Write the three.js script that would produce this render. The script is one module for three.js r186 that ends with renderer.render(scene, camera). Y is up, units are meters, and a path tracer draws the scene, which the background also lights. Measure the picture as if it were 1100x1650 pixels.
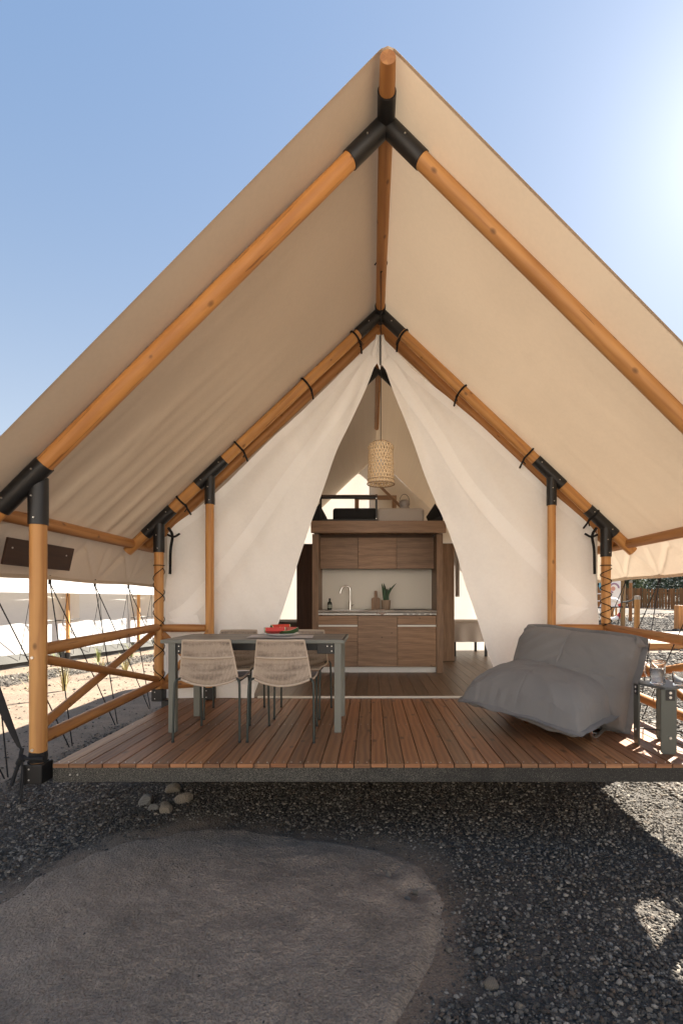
import * as THREE from 'three';
import { RoundedBoxGeometry } from 'three/addons/geometries/RoundedBoxGeometry.js';
import { mergeGeometries, mergeVertices } from 'three/addons/utils/BufferGeometryUtils.js';

// ------------------------------------------------------------------ camera, sky, sun, exposure
const scene = new THREE.Scene();
const W = 682, H = 1024;
const EYE = 1.07;                                   // eye height above the deck (deck top is y = 0)
const camera = new THREE.PerspectiveCamera(2 * Math.atan(825 / 800) * 180 / Math.PI, W / H, 0.05, 900);
camera.position.set(0, EYE, 0);
camera.lookAt(0, EYE, -10);
camera.setViewOffset(1100, 1650, -48, -143, 1100, 1650);   // level camera with a shifted lens
const SUN = new THREE.Vector3(0.87, 1.0, -1.0).normalize();
const EXPOSURE = 5.2;
const SKY_GAIN = 1 / 5.2;
{
  const w = 512, h = 256, d = new Float32Array(w * h * 4);
  for (let j = 0; j < h; j++) for (let i = 0; i < w; i++) {
    const el = ((j + 0.5) / h - 0.5) * Math.PI, az = ((i + 0.5) / w - 0.5) * 2 * Math.PI;
    const x = Math.cos(el) * Math.cos(az), y = Math.sin(el), z = Math.cos(el) * Math.sin(az);
    const ang = Math.acos(Math.min(1, Math.max(-1, x * SUN.x + y * SUN.y + z * SUN.z))) * 180 / Math.PI;
    const e = Math.max(0, el) * 180 / Math.PI;
    const a = 0.50 * Math.exp(-ang / 48) + 1.2 * Math.exp(-ang / 5.5), hz = 0.95 * Math.exp(-e / 19);
    const k = (j * w + i) * 4;
    d[k] = (0.03 + a * 1.0 + hz) * SKY_GAIN; d[k + 1] = (0.195 + a * 0.95 + hz * 0.92) * SKY_GAIN; d[k + 2] = (0.50 + a * 0.92 + hz * 0.62) * SKY_GAIN; d[k + 3] = 1;
  }
  const t = new THREE.DataTexture(d, w, h, THREE.RGBAFormat, THREE.FloatType);
  t.mapping = THREE.EquirectangularReflectionMapping; t.magFilter = THREE.LinearFilter; t.needsUpdate = true;
  scene.background = t; scene.environment = t;
}
const sun = new THREE.DirectionalLight(new THREE.Color(1, 0.93, 0.82), 5);
sun.position.copy(SUN).multiplyScalar(40); sun.target.position.set(0, 0, -5);
sun.castShadow = true; sun.shadow.radius = 1; sun.shadow.mapSize.set(4096, 4096);
Object.assign(sun.shadow.camera, { left: -25, right: 25, top: 25, bottom: -25, near: 1, far: 120 });
scene.add(sun, sun.target);
const renderer = new THREE.WebGLRenderer({ antialias: true });
renderer.setSize(W, H);
renderer.toneMapping = THREE.LinearToneMapping;
renderer.toneMappingExposure = EXPOSURE;
renderer.shadowMap.enabled = true;

// ------------------------------------------------------------------ helpers
let seed = 20240;
function rnd() { seed |= 0; seed = seed + 0x6D2B79F5 | 0; let t = Math.imul(seed ^ seed >>> 15, 1 | seed); t = t + Math.imul(t ^ t >>> 7, 61 | t) ^ t; return ((t ^ t >>> 14) >>> 0) / 4294967296; }
const rr = (a, b) => a + (b - a) * rnd();
const lerp = (a, b, t) => a + (b - a) * t, clamp = (x, a = 0, b = 1) => Math.min(b, Math.max(a, x));
const smooth = (a, b, x) => { const t = clamp((x - a) / (b - a)); return t * t * (3 - 2 * t); };
const V = (x, y, z) => new THREE.Vector3(x, y, z);
function hash(x, y, s) { let h = Math.imul(x, 374761393) + Math.imul(y, 668265263) + Math.imul(s, 1274126177) | 0; h = Math.imul(h ^ h >>> 13, 1274126177); return ((h ^ h >>> 16) >>> 0) / 4294967296; }
function vnoise(x, y, px, py, s) {           // periodic value noise, 0..1
  const xi = Math.floor(x), yi = Math.floor(y), fx = x - xi, fy = y - yi;
  const u = fx * fx * (3 - 2 * fx), v = fy * fy * (3 - 2 * fy), m = (a, p) => ((a % p) + p) % p;
  const x0 = m(xi, px), x1 = m(xi + 1, px), y0 = m(yi, py), y1 = m(yi + 1, py);
  return lerp(lerp(hash(x0, y0, s), hash(x1, y0, s), u), lerp(hash(x0, y1, s), hash(x1, y1, s), u), v);
}
function fbm(x, y, px, py, s, o = 4) { let a = 0, w = 0.5, t = 0; for (let i = 0; i < o; i++) { a += w * vnoise(x, y, px, py, s + i); t += w; w *= 0.5; x *= 2; y *= 2; px *= 2; py *= 2; } return a / t; }
const N2 = (x, y, s = 1, o = 3) => fbm(x, y, 4096, 4096, s, o) - 0.5;   // free noise about zero

const s2b = (c) => Math.round(255 * clamp(c <= 0.0031308 ? c * 12.92 : 1.055 * Math.pow(c, 1 / 2.4) - 0.055));
function tex(w, h, fn, colour = true) {
  const d = new Uint8Array(w * h * 4);
  for (let j = 0; j < h; j++) for (let i = 0; i < w; i++) {
    const c = fn(i / w, j / h), k = (j * w + i) * 4;
    if (colour) { d[k] = s2b(c[0]); d[k + 1] = s2b(c[1]); d[k + 2] = s2b(c[2]); } else d[k] = d[k + 1] = d[k + 2] = Math.round(255 * clamp(c));
    d[k + 3] = 255;
  }
  const t = new THREE.DataTexture(d, w, h, THREE.RGBAFormat);
  t.wrapS = t.wrapT = THREE.RepeatWrapping; t.magFilter = THREE.LinearFilter; t.minFilter = THREE.LinearMipmapLinearFilter; t.generateMipmaps = true;
  if (colour) t.colorSpace = THREE.SRGBColorSpace;
  t.needsUpdate = true; return t;
}
function rep(t, x, y) { const c = t.clone(); c.repeat.set(x, y); c.needsUpdate = true; return c; }
const mix3 = (a, b, t) => [lerp(a[0], b[0], t), lerp(a[1], b[1], t), lerp(a[2], b[2], t)];

const used = new Map();
function numbered(n) { const k = used.get(n) ?? 0; used.set(n, k + 1); return k ? n + '_' + String(k).padStart(3, '0') : n; }
function shade(o) { o.castShadow = true; o.receiveShadow = true; return o; }
function clean(g) { for (const k of Object.keys(g.attributes)) if (!['position', 'normal', 'uv', 'color'].includes(k)) g.deleteAttribute(k); return g; }
function merge(list) {
  list = list.map((g) => clean(g.index ? g.toNonIndexed() : g));
  return list.length === 1 ? list[0] : mergeGeometries(list, false);
}
function mesh(name, geos, mat, parent = scene) {
  const g = Array.isArray(geos) ? merge(geos) : geos;
  const m = shade(new THREE.Mesh(g, mat)); m.name = parent === scene ? numbered(name) : name; parent.add(m); return m;
}
function tag(o, label, category, group) { o.userData.label = label; o.userData.category = category; if (group) o.userData.group = group; return o; }
function thing(name, label, category, pos = [0, 0, 0], turn = 0, group) {
  const o = new THREE.Group(); o.name = numbered(name); o.position.set(...pos); o.rotation.y = turn; scene.add(o); return tag(o, label, category, group);
}
function copy(src, base, label, pos, turn, group) {
  const o = src.clone(); o.name = numbered(base); o.userData = { ...src.userData, label }; if (group) o.userData.group = group;
  o.position.set(...pos); o.rotation.set(0, turn, 0); scene.add(o); return o;
}
function struct(name, geos, mat) { const m = mesh(name, geos, mat); m.userData.kind = 'structure'; return m; }

// texture coordinates in metres from the face's own plane; grain = axis (0 x, 1 y, 2 z) along u
function metric(g, grain = 0, ou = 0, ov = 0) {
  if (g.index) g = g.toNonIndexed();
  const p = g.attributes.position, uv = new Float32Array(p.count * 2), a = V(), b = V(), c = V(), n = V();
  for (let i = 0; i < p.count; i += 3) {
    a.fromBufferAttribute(p, i); b.fromBufferAttribute(p, i + 1); c.fromBufferAttribute(p, i + 2);
    n.crossVectors(b.clone().sub(a), c.clone().sub(a));
    const ax = [Math.abs(n.x), Math.abs(n.y), Math.abs(n.z)], d = ax.indexOf(Math.max(...ax));
    const gr = d === grain ? (grain + 1) % 3 : grain, o = 3 - gr - d;
    [a, b, c].forEach((q, k) => { uv[(i + k) * 2] = q.getComponent(gr) + ou; uv[(i + k) * 2 + 1] = q.getComponent(o) + ov + d * 0.37; });
  }
  g.setAttribute('uv', new THREE.BufferAttribute(uv, 2)); return g;
}
// box with softened edges: size, centre, rotation, grain axis
function box(w, h, d, x = 0, y = 0, z = 0, { r = 0.003, rot, grain, ou = rnd() * 7, ov = rnd() * 7 } = {}) {
  let g = r > 0 ? new RoundedBoxGeometry(w, h, d, 1, Math.min(r, w / 2.01, h / 2.01, d / 2.01)) : new THREE.BoxGeometry(w, h, d);
  const s = [w, h, d]; g = metric(g, grain ?? s.indexOf(Math.max(...s)), ou, ov);
  if (rot) g.applyMatrix4(new THREE.Matrix4().makeRotationFromEuler(new THREE.Euler(...rot)));
  return g.translate(x, y, z);
}
// a slightly uneven round pole between two points
function rod(a, b, r0, r1 = r0, { seg = 16, rings = 0, wob = 0.02, s = Math.floor(rnd() * 999), cap = true } = {}) {
  a = V(...a); b = V(...b); const L = a.distanceTo(b), dir = b.clone().sub(a).normalize();
  rings = rings || Math.max(2, Math.ceil(L / 0.12));
  const up = Math.abs(dir.y) > 0.9 ? V(0, 0, 1) : V(0, 1, 0), sx = V().crossVectors(dir, up).normalize(), sy = V().crossVectors(sx, dir).normalize();
  const P = [], U = [], I = [], ou = rnd() * 5, ov = rnd() * 5;
  for (let i = 0; i <= rings; i++) for (let j = 0; j <= seg; j++) {
    const t = i / rings, th = j / seg * Math.PI * 2;
    let r = lerp(r0, r1, t) * (1 + wob * 2 * N2(t * L * 3 + s * 7, Math.cos(th) * 0.8 + s, s) + wob * 1.2 * N2(t * L * 0.8 + 50, Math.sin(th) + s * 3, s + 9));
    if (cap && (i === 0 || i === rings)) r *= 0.93;
    const q = a.clone().addScaledVector(dir, t * L).addScaledVector(sx, Math.cos(th) * r).addScaledVector(sy, Math.sin(th) * r);
    P.push(q.x, q.y, q.z); U.push(t * L + ou, th * r0 + ov);
  }
  for (let i = 0; i < rings; i++) for (let j = 0; j < seg; j++) { const k = i * (seg + 1) + j; I.push(k, k + seg + 1, k + 1, k + 1, k + seg + 1, k + seg + 2); }
  const g = new THREE.BufferGeometry(); g.setAttribute('position', new THREE.Float32BufferAttribute(P, 3)); g.setAttribute('uv', new THREE.Float32BufferAttribute(U, 2)); g.setIndex(I); g.computeVertexNormals();
  // weld the seam's normals
  const n = g.attributes.normal; for (let i = 0; i <= rings; i++) { const k = i * (seg + 1); const x = n.getX(k) + n.getX(k + seg), y = n.getY(k) + n.getY(k + seg), z = n.getZ(k) + n.getZ(k + seg), l = Math.hypot(x, y, z) || 1; n.setXYZ(k, x / l, y / l, z / l); n.setXYZ(k + seg, x / l, y / l, z / l); }
  if (!cap) return g;
  const caps = [[a, dir.clone().negate(), r0, 0], [b, dir, r1, rings]].map(([c, d, r, ring]) => {
    const P2 = [c.x + d.x * r * 0.06, c.y + d.y * r * 0.06, c.z + d.z * r * 0.06], U2 = [0.3, 0.3], I2 = [];
    for (let j = 0; j <= seg; j++) { const k = (ring * (seg + 1) + j) * 3; P2.push(P[k], P[k + 1], P[k + 2]); U2.push(0.3 + 0.05 * Math.cos(j), 0.3 + 0.05 * Math.sin(j)); }
    for (let j = 0; j < seg; j++) ring === 0 ? I2.push(0, j + 2, j + 1) : I2.push(0, j + 1, j + 2);
    const q = new THREE.BufferGeometry(); q.setAttribute('position', new THREE.Float32BufferAttribute(P2, 3)); q.setAttribute('uv', new THREE.Float32BufferAttribute(U2, 2)); q.setIndex(ring === 0 ? I2.reverse() : I2.reverse()); q.computeVertexNormals(); return q;
  });
  return merge([g, ...caps]);
}
function tube(pts, r, { seg = 6, n = 0, closed = false } = {}) {
  const c = new THREE.CatmullRomCurve3(pts.map((p) => V(...p)), closed, 'catmullrom', 0.5);
  return new THREE.TubeGeometry(c, n || Math.max(2, pts.length * 4), r, seg, closed);
}
function line(a, b, r, seg = 6) { return rod(a, b, r, r, { seg, rings: 1, wob: 0, cap: false }); }
function disc(x, y, z, r, h, axis = 'y') { const g = new THREE.CylinderGeometry(r * 0.85, r, h, 10); if (axis === 'z') g.rotateX(Math.PI / 2); if (axis === 'x') g.rotateZ(-Math.PI / 2); return g.translate(x, y, z); }
function sheet(nu, nv, fn, uvfn) {           // grid surface, fn(u,v) -> [x,y,z]
  const P = [], U = [], I = [];
  for (let j = 0; j <= nv; j++) for (let i = 0; i <= nu; i++) { const p = fn(i / nu, j / nv); P.push(...p); const q = uvfn ? uvfn(i / nu, j / nv, p) : [p[0], p[1]]; U.push(q[0], q[1]); }
  for (let j = 0; j < nv; j++) for (let i = 0; i < nu; i++) { const k = j * (nu + 1) + i; I.push(k, k + 1, k + nu + 2, k, k + nu + 2, k + nu + 1); }
  const g = new THREE.BufferGeometry(); g.setAttribute('position', new THREE.Float32BufferAttribute(P, 3)); g.setAttribute('uv', new THREE.Float32BufferAttribute(U, 2)); g.setIndex(I); g.computeVertexNormals(); return g;
}
function along(poly, n) {                    // n + 1 points evenly along a polyline
  const L = [0]; for (let i = 1; i < poly.length; i++) L.push(L[i - 1] + Math.hypot(...poly[i].map((c, k) => c - poly[i - 1][k])));
  const out = []; for (let j = 0; j <= n; j++) { const s = L[L.length - 1] * j / n; let i = 1; while (i < poly.length - 1 && L[i] < s) i++; const t = (s - L[i - 1]) / (L[i] - L[i - 1] || 1); out.push(poly[i].map((c, k) => lerp(poly[i - 1][k], c, t))); }
  return out;
}
function smoothLine(poly, n) { const c = new THREE.CatmullRomCurve3(poly.map((p) => V(p[0], p[1], 0)), false, 'centripetal'); return c.getSpacedPoints(n).map((p) => [p.x, p.y]); }
const std = (o) => new THREE.MeshStandardMaterial(o), phys = (o) => new THREE.MeshPhysicalMaterial(o);
const rgb = (r, g, b) => new THREE.Color().setRGB(r, g, b);

// ------------------------------------------------------------------ textures (grain runs along u)
function woodTex(w, h, light, dark, { ringsV = 10, streak = 60, knots = 5, s = 1, sharp = 1, bendy = 0.05, amp = 0.42, cracks = 0 } = {}) {
  const kn = []; for (let i = 0; i < knots; i++) kn.push([hash(i, 3, s), hash(i, 7, s), 0.5 + hash(i, 9, s)]);
  const f = (u, v) => {
    let bend = bendy * (fbm(u * 3, v * 2, 3, 2, s, 3) - 0.5), knot = 0;
    for (const [ku, kv, ks] of kn) { let du = (u - ku + 1.5) % 1 - 0.5, dv = (v - kv + 1.5) % 1 - 0.5; du *= w / h; const d = Math.hypot(du * 0.6, dv * 1.0) / (0.028 * ks); bend += 0.02 * ks * Math.sign(dv) * Math.exp(-d * 0.5); if (d < 1) knot = Math.max(knot, 1 - d * d); }
    const y = v + bend, ring = 0.5 + 0.5 * Math.sin((y * ringsV + 1.4 * fbm(u * 2, y * 4, 2, 4, s + 20, 3)) * 2 * Math.PI);
    const fine = fbm(u * 6, y * streak, 6, streak, s + 40, 3), big = fbm(u * 2, v * 3, 2, 3, s + 60, 3);
    let t = amp * Math.pow(ring, sharp) + (0.8 - amp) * fine + 0.3 * (big - 0.3);
    if (cracks) { const c = vnoise(u * 5 + 3 * bend, y * 46, 5, 46, s + 80), d = vnoise(u * 3, v * 5, 3, 5, s + 90); if (c > 0.9 && d > 0.5) knot = Math.max(knot, 0.75 * cracks); t += cracks * 0.55 * (fbm(u * 5, v * 2, 5, 2, s + 95, 4) - 0.5); }
    return [clamp(t), knot];
  };
  return { f, map: tex(w, h, (u, v) => { const [t, k] = f(u, v); return mix3(mix3(light, dark, t), dark.map((c) => c * 0.4), k * 0.8); }), bump: tex(w / 2, h / 2, (u, v) => 1 - f(u, v)[0] * 0.8, false) };
}
const logTex = woodTex(1024, 256, [0.60, 0.31, 0.098], [0.33, 0.135, 0.036], { ringsV: 5, streak: 36, knots: 12, s: 11, sharp: 1.6, cracks: 1 });
const deckTex = woodTex(1024, 512, [0.335, 0.165, 0.074], [0.145, 0.062, 0.026], { ringsV: 14, streak: 110, knots: 5, s: 31 });
const oakTex = woodTex(1024, 512, [0.37, 0.23, 0.14], [0.13, 0.073, 0.042], { ringsV: 7, streak: 90, knots: 2, s: 51, sharp: 1.2, bendy: 0.03, amp: 0.2 });
const greyWoodTex = woodTex(512, 256, [0.27, 0.25, 0.215], [0.14, 0.128, 0.108], { ringsV: 6, streak: 60, knots: 2, s: 71 });
const weaveBump = tex(256, 256, (u, v) => 0.5 + 0.25 * Math.sin(u * 2 * Math.PI * 64) * Math.cos(v * 2 * Math.PI * 64) + 0.3 * (fbm(u * 16, v * 16, 16, 16, 5, 3) - 0.5), false);
const canvasMap = tex(512, 512, (u, v) => { const n = fbm(u * 4, v * 4, 4, 4, 91, 5), f = fbm(u * 90, v * 90, 90, 90, 95, 2); const t = 0.93 + 0.09 * n + 0.05 * (f - 0.5); return [t, t * 0.995, t * 0.985]; });
const clothBump = tex(512, 512, (u, v) => 0.5 + 0.5 * (fbm(u * 5, v * 5, 5, 5, 15, 5) - 0.5) + 0.12 * Math.sin(u * 2 * Math.PI * 120) * Math.sin(v * 2 * Math.PI * 120), false);
const wick = (u, v) => {                     // close upright canes, bound by thin cross strands
  const n = 44, m = 84, row = Math.floor(v * m), col = Math.floor(u * n), fx = u * n - col, fy = v * m - row;
  const ver = Math.pow(Math.sin(Math.PI * fx), 0.7), over = (row + col) % 2, hor = Math.sin(Math.PI * fy);
  return [ver * (over ? 0.62 + 0.38 * hor : 0.9), row, col];
};
const wickerMap = tex(1024, 1024, (u, v) => {
  const [h, row, col] = wick(u, v), band = fbm(u * 2, v * 22, 2, 22, 77, 3), cane = hash(col, Math.floor(v * 9 + hash(col, 2, 2) * 9), 3);
  const t = clamp(0.2 + 1.7 * (band - 0.28) + 0.16 * cane + 0.22 * hash(row, col, 5));
  return mix3([0.11, 0.08, 0.06], [0.52, 0.42, 0.33], t).map((c) => c * (h < 0.5 ? 0.5 : 1));
});
const wickerBump = tex(1024, 1024, (u, v) => wick(u, v)[0], false);
const soilMap = tex(1024, 1024, (u, v) => {
  const n = fbm(u * 6, v * 6, 6, 6, 201, 6), f = fbm(u * 120, v * 120, 120, 120, 207, 3), sp = hash(Math.floor(u * 512), Math.floor(v * 512), 5);
  let t = 0.75 + 0.5 * (n - 0.5) + 0.5 * (f - 0.5); if (sp > 0.985) t *= 0.55; if (sp < 0.012) t *= 1.45;
  return [clamp(t * 0.9), clamp(t * 0.88), clamp(t * 0.86)];
});
const soilBump = tex(1024, 1024, (u, v) => 0.6 * fbm(u * 24, v * 24, 24, 24, 221, 5) + 0.4 * fbm(u * 150, v * 150, 150, 150, 227, 3), false);
const rockMap = tex(512, 512, (u, v) => { const n = fbm(u * 5, v * 5, 5, 5, 401, 6), f = fbm(u * 60, v * 60, 60, 60, 405, 3); const t = 0.55 + 0.6 * (n - 0.5) + 0.4 * (f - 0.5); return [t, t * 0.97, t * 0.93]; });

// ------------------------------------------------------------------ materials
const M = {};
M.logs = [[1, 1, 1], [1.07, 1.0, 0.94], [0.8, 0.74, 0.72], [0.9, 0.88, 0.9], [1.02, 0.93, 0.84]].map((c) => std({ map: rep(logTex.map, 0.55, 2.2), bumpMap: rep(logTex.bump, 0.55, 2.2), bumpScale: 0.0015, roughness: 0.55, color: rgb(...c) }));
M.log = M.logs[0]; 
M.deck = [[1, 1, 1], [1.25, 1.16, 1.1], [0.78, 0.75, 0.76], [1.1, 0.98, 0.9], [0.92, 0.95, 1.0], [1.4, 1.36, 1.3]].map((c) => std({ map: rep(deckTex.map, 0.7, 1.6), bumpMap: rep(deckTex.bump, 0.7, 1.6), bumpScale: 0.0012, roughness: 0.45, color: rgb(...c) }));
M.oak = [[1, 1, 1], [1.12, 1.08, 1.02], [0.9, 0.9, 0.9]].map((c) => std({ map: rep(oakTex.map, 1.0, 1.3), bumpMap: rep(oakTex.bump, 1, 1.3), bumpScale: 0.0004, roughness: 0.5, color: rgb(...c) }));
M.oakPale = std({ map: rep(oakTex.map, 1.0, 1.3), roughness: 0.5, color: rgb(1.25, 1.25, 1.22) });
M.floor = [[0.52, 0.54, 0.55], [0.62, 0.63, 0.64], [0.45, 0.46, 0.47]].map((c) => std({ map: rep(oakTex.map, 0.8, 1.4), roughness: 0.42, color: rgb(...c) }));
M.walnut = std({ map: rep(oakTex.map, 0.9, 1.2), roughness: 0.55, color: rgb(0.32, 0.26, 0.22) });
M.canvas = phys({ map: rep(canvasMap, 0.6, 0.6), bumpMap: rep(weaveBump, 5, 5), bumpScale: 0.0006, roughness: 1, color: rgb(0.60, 0.48, 0.355), transmission: 0.085, thickness: 0, specularIntensity: 0, side: THREE.DoubleSide });
M.valance = phys({ map: rep(canvasMap, 0.6, 0.6), bumpMap: rep(weaveBump, 5, 5), bumpScale: 0.0006, roughness: 1, color: rgb(0.62, 0.51, 0.395), transmission: 0.15, thickness: 0, specularIntensity: 0, side: THREE.DoubleSide });
M.curtain = phys({ map: rep(canvasMap, 0.6, 0.6), bumpMap: rep(weaveBump, 5, 5), bumpScale: 0.0005, roughness: 1, color: rgb(0.94, 0.93, 0.91), transmission: 0.12, thickness: 0, specularIntensity: 0, side: THREE.DoubleSide });
M.hem = phys({ map: rep(canvasMap, 0.8, 0.8), bumpMap: rep(weaveBump, 5, 5), bumpScale: 0.0005, roughness: 1, color: rgb(0.98, 0.975, 0.96), transmission: 0.06, thickness: 0, specularIntensity: 0, side: THREE.DoubleSide });
M.inner = phys({ map: rep(canvasMap, 0.6, 0.6), roughness: 1, color: rgb(0.88, 0.82, 0.74), transmission: 0.5, thickness: 0, specularIntensity: 0, side: THREE.DoubleSide });
M.white = phys({ map: rep(canvasMap, 0.6, 0.6), roughness: 1, color: rgb(0.86, 0.85, 0.83), transmission: 0.42, thickness: 0, specularIntensity: 0, side: THREE.DoubleSide });
M.backCloth = phys({ map: rep(canvasMap, 0.6, 0.6), roughness: 1, color: rgb(0.84, 0.79, 0.72), transmission: 0.26, thickness: 0, specularIntensity: 0, side: THREE.DoubleSide });
M.black = std({ color: rgb(0.008, 0.008, 0.0085), roughness: 0.45 });
M.blackWeb = std({ color: rgb(0.007, 0.007, 0.0075), roughness: 0.9 });
M.blackNet = std({ color: rgb(0.02, 0.02, 0.022), roughness: 0.95 });
M.screw = std({ color: rgb(0.62, 0.6, 0.57), roughness: 0.35, metalness: 0.9 });
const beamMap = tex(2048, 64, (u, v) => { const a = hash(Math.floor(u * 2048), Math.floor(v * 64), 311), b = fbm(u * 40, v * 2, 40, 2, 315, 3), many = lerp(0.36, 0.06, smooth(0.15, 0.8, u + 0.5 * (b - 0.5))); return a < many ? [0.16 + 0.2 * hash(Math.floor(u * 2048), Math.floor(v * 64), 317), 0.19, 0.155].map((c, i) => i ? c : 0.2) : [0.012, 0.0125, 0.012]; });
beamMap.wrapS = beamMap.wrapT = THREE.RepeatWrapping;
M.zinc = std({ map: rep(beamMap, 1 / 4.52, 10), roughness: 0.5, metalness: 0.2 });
M.darkSteel = std({ color: rgb(0.035, 0.036, 0.036), roughness: 0.55, metalness: 0.3 });
M.sage = std({ color: rgb(0.165, 0.168, 0.142), roughness: 0.5 });
M.sageDark = std({ color: rgb(0.085, 0.09, 0.075), roughness: 0.5 });
M.greySlat = [[1, 1, 1], [1.15, 1.12, 1.08], [0.88, 0.88, 0.9]].map((c) => std({ map: rep(greyWoodTex.map, 0.9, 2), bumpMap: rep(greyWoodTex.bump, 0.9, 2), bumpScale: 0.0006, roughness: 0.5, color: rgb(...c) }));
M.wicker = std({ map: wickerMap, bumpMap: wickerBump, bumpScale: 0.004, roughness: 0.75, side: THREE.DoubleSide });
M.cane = std({ color: rgb(0.48, 0.39, 0.30), roughness: 0.7 });
M.chairLeg = std({ color: rgb(0.035, 0.045, 0.04), roughness: 0.45, metalness: 0.3 });
M.grey = phys({ color: rgb(0.205, 0.20, 0.195), bumpMap: rep(clothBump, 2.2, 2.2), bumpScale: 0.012, roughness: 0.92, sheen: 0.4, sheenColor: rgb(0.5, 0.5, 0.52), sheenRoughness: 0.6, side: THREE.DoubleSide });
M.chrome = std({ color: rgb(0.75, 0.74, 0.72), roughness: 0.15, metalness: 1 });
M.cream = std({ color: rgb(0.78, 0.74, 0.66), roughness: 0.5 });
M.whitePaint = std({ color: rgb(0.8, 0.79, 0.76), roughness: 0.45 });
M.stoneTop = std({ map: rep(rockMap, 2, 2), color: rgb(0.5, 0.45, 0.4), roughness: 0.4 });
M.glass = phys({ color: rgb(1, 1, 1), roughness: 0.02, transmission: 1, thickness: 0.01, ior: 1.45 });
M.water = phys({ color: rgb(1, 1, 1), roughness: 0, transmission: 1, thickness: 0.05, ior: 1.33 });
M.china = phys({ color: rgb(0.82, 0.81, 0.79), roughness: 0.25 });
M.rattan = std({ color: rgb(0.60, 0.44, 0.26), roughness: 0.75, side: THREE.DoubleSide });
M.rattanDark = std({ color: rgb(0.28, 0.19, 0.11), roughness: 0.75 });
M.linen = std({ color: rgb(0.52, 0.47, 0.43), bumpMap: rep(clothBump, 2, 2), bumpScale: 0.003, roughness: 0.95, side: THREE.DoubleSide });
M.soil = std({ map: rep(soilMap, 0.9, 0.9), bumpMap: rep(soilBump, 0.9, 0.9), bumpScale: 0.02, roughness: 0.97, vertexColors: true });
M.sand = std({ map: rep(soilMap, 0.8, 0.8), bumpMap: rep(soilBump, 0.8, 0.8), bumpScale: 0.03, roughness: 0.97, color: rgb(0.345, 0.275, 0.21) });
M.stone = std({ roughness: 0.9, color: rgb(1, 1, 1) });
M.rock = std({ map: rep(rockMap, 2, 2), bumpMap: rep(rockMap, 4, 4), bumpScale: 0.01, roughness: 0.92, color: rgb(0.5, 0.44, 0.36) });
M.leaf = phys({ color: rgb(0.035, 0.075, 0.03), roughness: 0.5 });
M.terracotta = std({ color: rgb(0.34, 0.25, 0.18), roughness: 0.85 });

// ================================================================== LARGE STRUCTURE
// ------------------------------------------------------------------ ground
const GY = -0.6;
const groundY = (x, z) => {
  const d = -z, right = smooth(2.5, 8, x) * smooth(5, 11, d), r2 = Math.max(0, Math.min(d, 60) - 6) * 0.05 * right;
  return GY + r2 + 0.03 * N2(x * 0.8 + 90, z * 0.8 + 40, 3, 3) + 0.035 * N2(x * 3.1 + 9, z * 3.1 + 7, 4, 3) * smooth(60, 20, d);
};
const NEIGH = { o: [-8.92, -11.93], u: [0.278, -0.961], n: [0.961, 0.278] };      // neighbouring tent: foot of its wall, direction, outward normal
const nOff = (x, z) => (x - NEIGH.o[0]) * NEIGH.n[0] + (z - NEIGH.o[1]) * NEIGH.n[1];
const gravelShare = (x, z) => {              // 1 where gravel lies, 0 on bare earth
  const w = 0.7 * N2(x * 1.1 + 5, z * 1.1 + 8, 21, 4);
  if (z > -0.4) return smooth(0.3, -0.3, z + w);
  if (x < -2.6) { const o = nOff(x, z) + w; return Math.max(smooth(0.95, 1.2, o) * smooth(2.45, 2.1, o), smooth(-3.5, -2.9, x + 0.4 * w)); }
  if (x > 2.3 && z < -3) return smooth(-0.17, -0.08, N2(x * 0.55 + 30, z * 0.45 + 11, 33, 4));
  return 1;
};
// trodden earth mound in front of the deck
const SAND = [[-2.22, -2.33], [-2.15, -2.61], [-2.07, -2.77], [-2.03, -3.02], [-1.89, -3.23], [-1.75, -3.46], [-1.3, -3.69], [-0.82, -3.66], [-0.34, -3.53], [0.09, -3.35], [0.34, -3.12], [0.43, -2.87], [0.41, -2.61], [0.31, -2.34], [0.24, -2.11], [0.18, -1.95], [0.06, -1.36], [-0.34, -0.8], [-1.14, -0.45], [-1.93, -0.8], [-2.33, -1.59]];
const SC = [-0.91, -2.22];
const sandR = (() => {                       // radius of the mound's outline by angle
  const n = 360, R = [];
  for (let i = 0; i < n; i++) {
    const a = i / n * 2 * Math.PI, dx = Math.cos(a), dz = Math.sin(a); let best = 1;
    for (let k = 0; k < SAND.length; k++) {
      const p = SAND[k], q = SAND[(k + 1) % SAND.length], px = p[0] - SC[0], pz = p[1] - SC[1], ex = q[0] - p[0], ez = q[1] - p[1];
      const den = dx * ez - dz * ex; if (Math.abs(den) < 1e-9) continue;
      const t = (px * ez - pz * ex) / den, s = (px * dz - pz * dx) / den; if (t > 0 && s >= 0 && s <= 1) best = t;
    }
    R.push(best);
  }
  return (a) => { const f = ((a / (2 * Math.PI)) % 1 + 1) % 1 * n, i = Math.floor(f); return lerp(R[i % n], R[(i + 1) % n], f - i) * (1 + 0.05 * N2(Math.cos(a) * 3 + 9, Math.sin(a) * 3 + 9, 81, 3) + 0.05 * N2(Math.cos(a) * 16 + 9, Math.sin(a) * 16 + 9, 83, 3)); };
})();
const sandT = (x, z) => Math.hypot(x - SC[0], z - SC[1]) / sandR(Math.atan2(z - SC[1], x - SC[0]));   // below 1 on the mound
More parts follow.
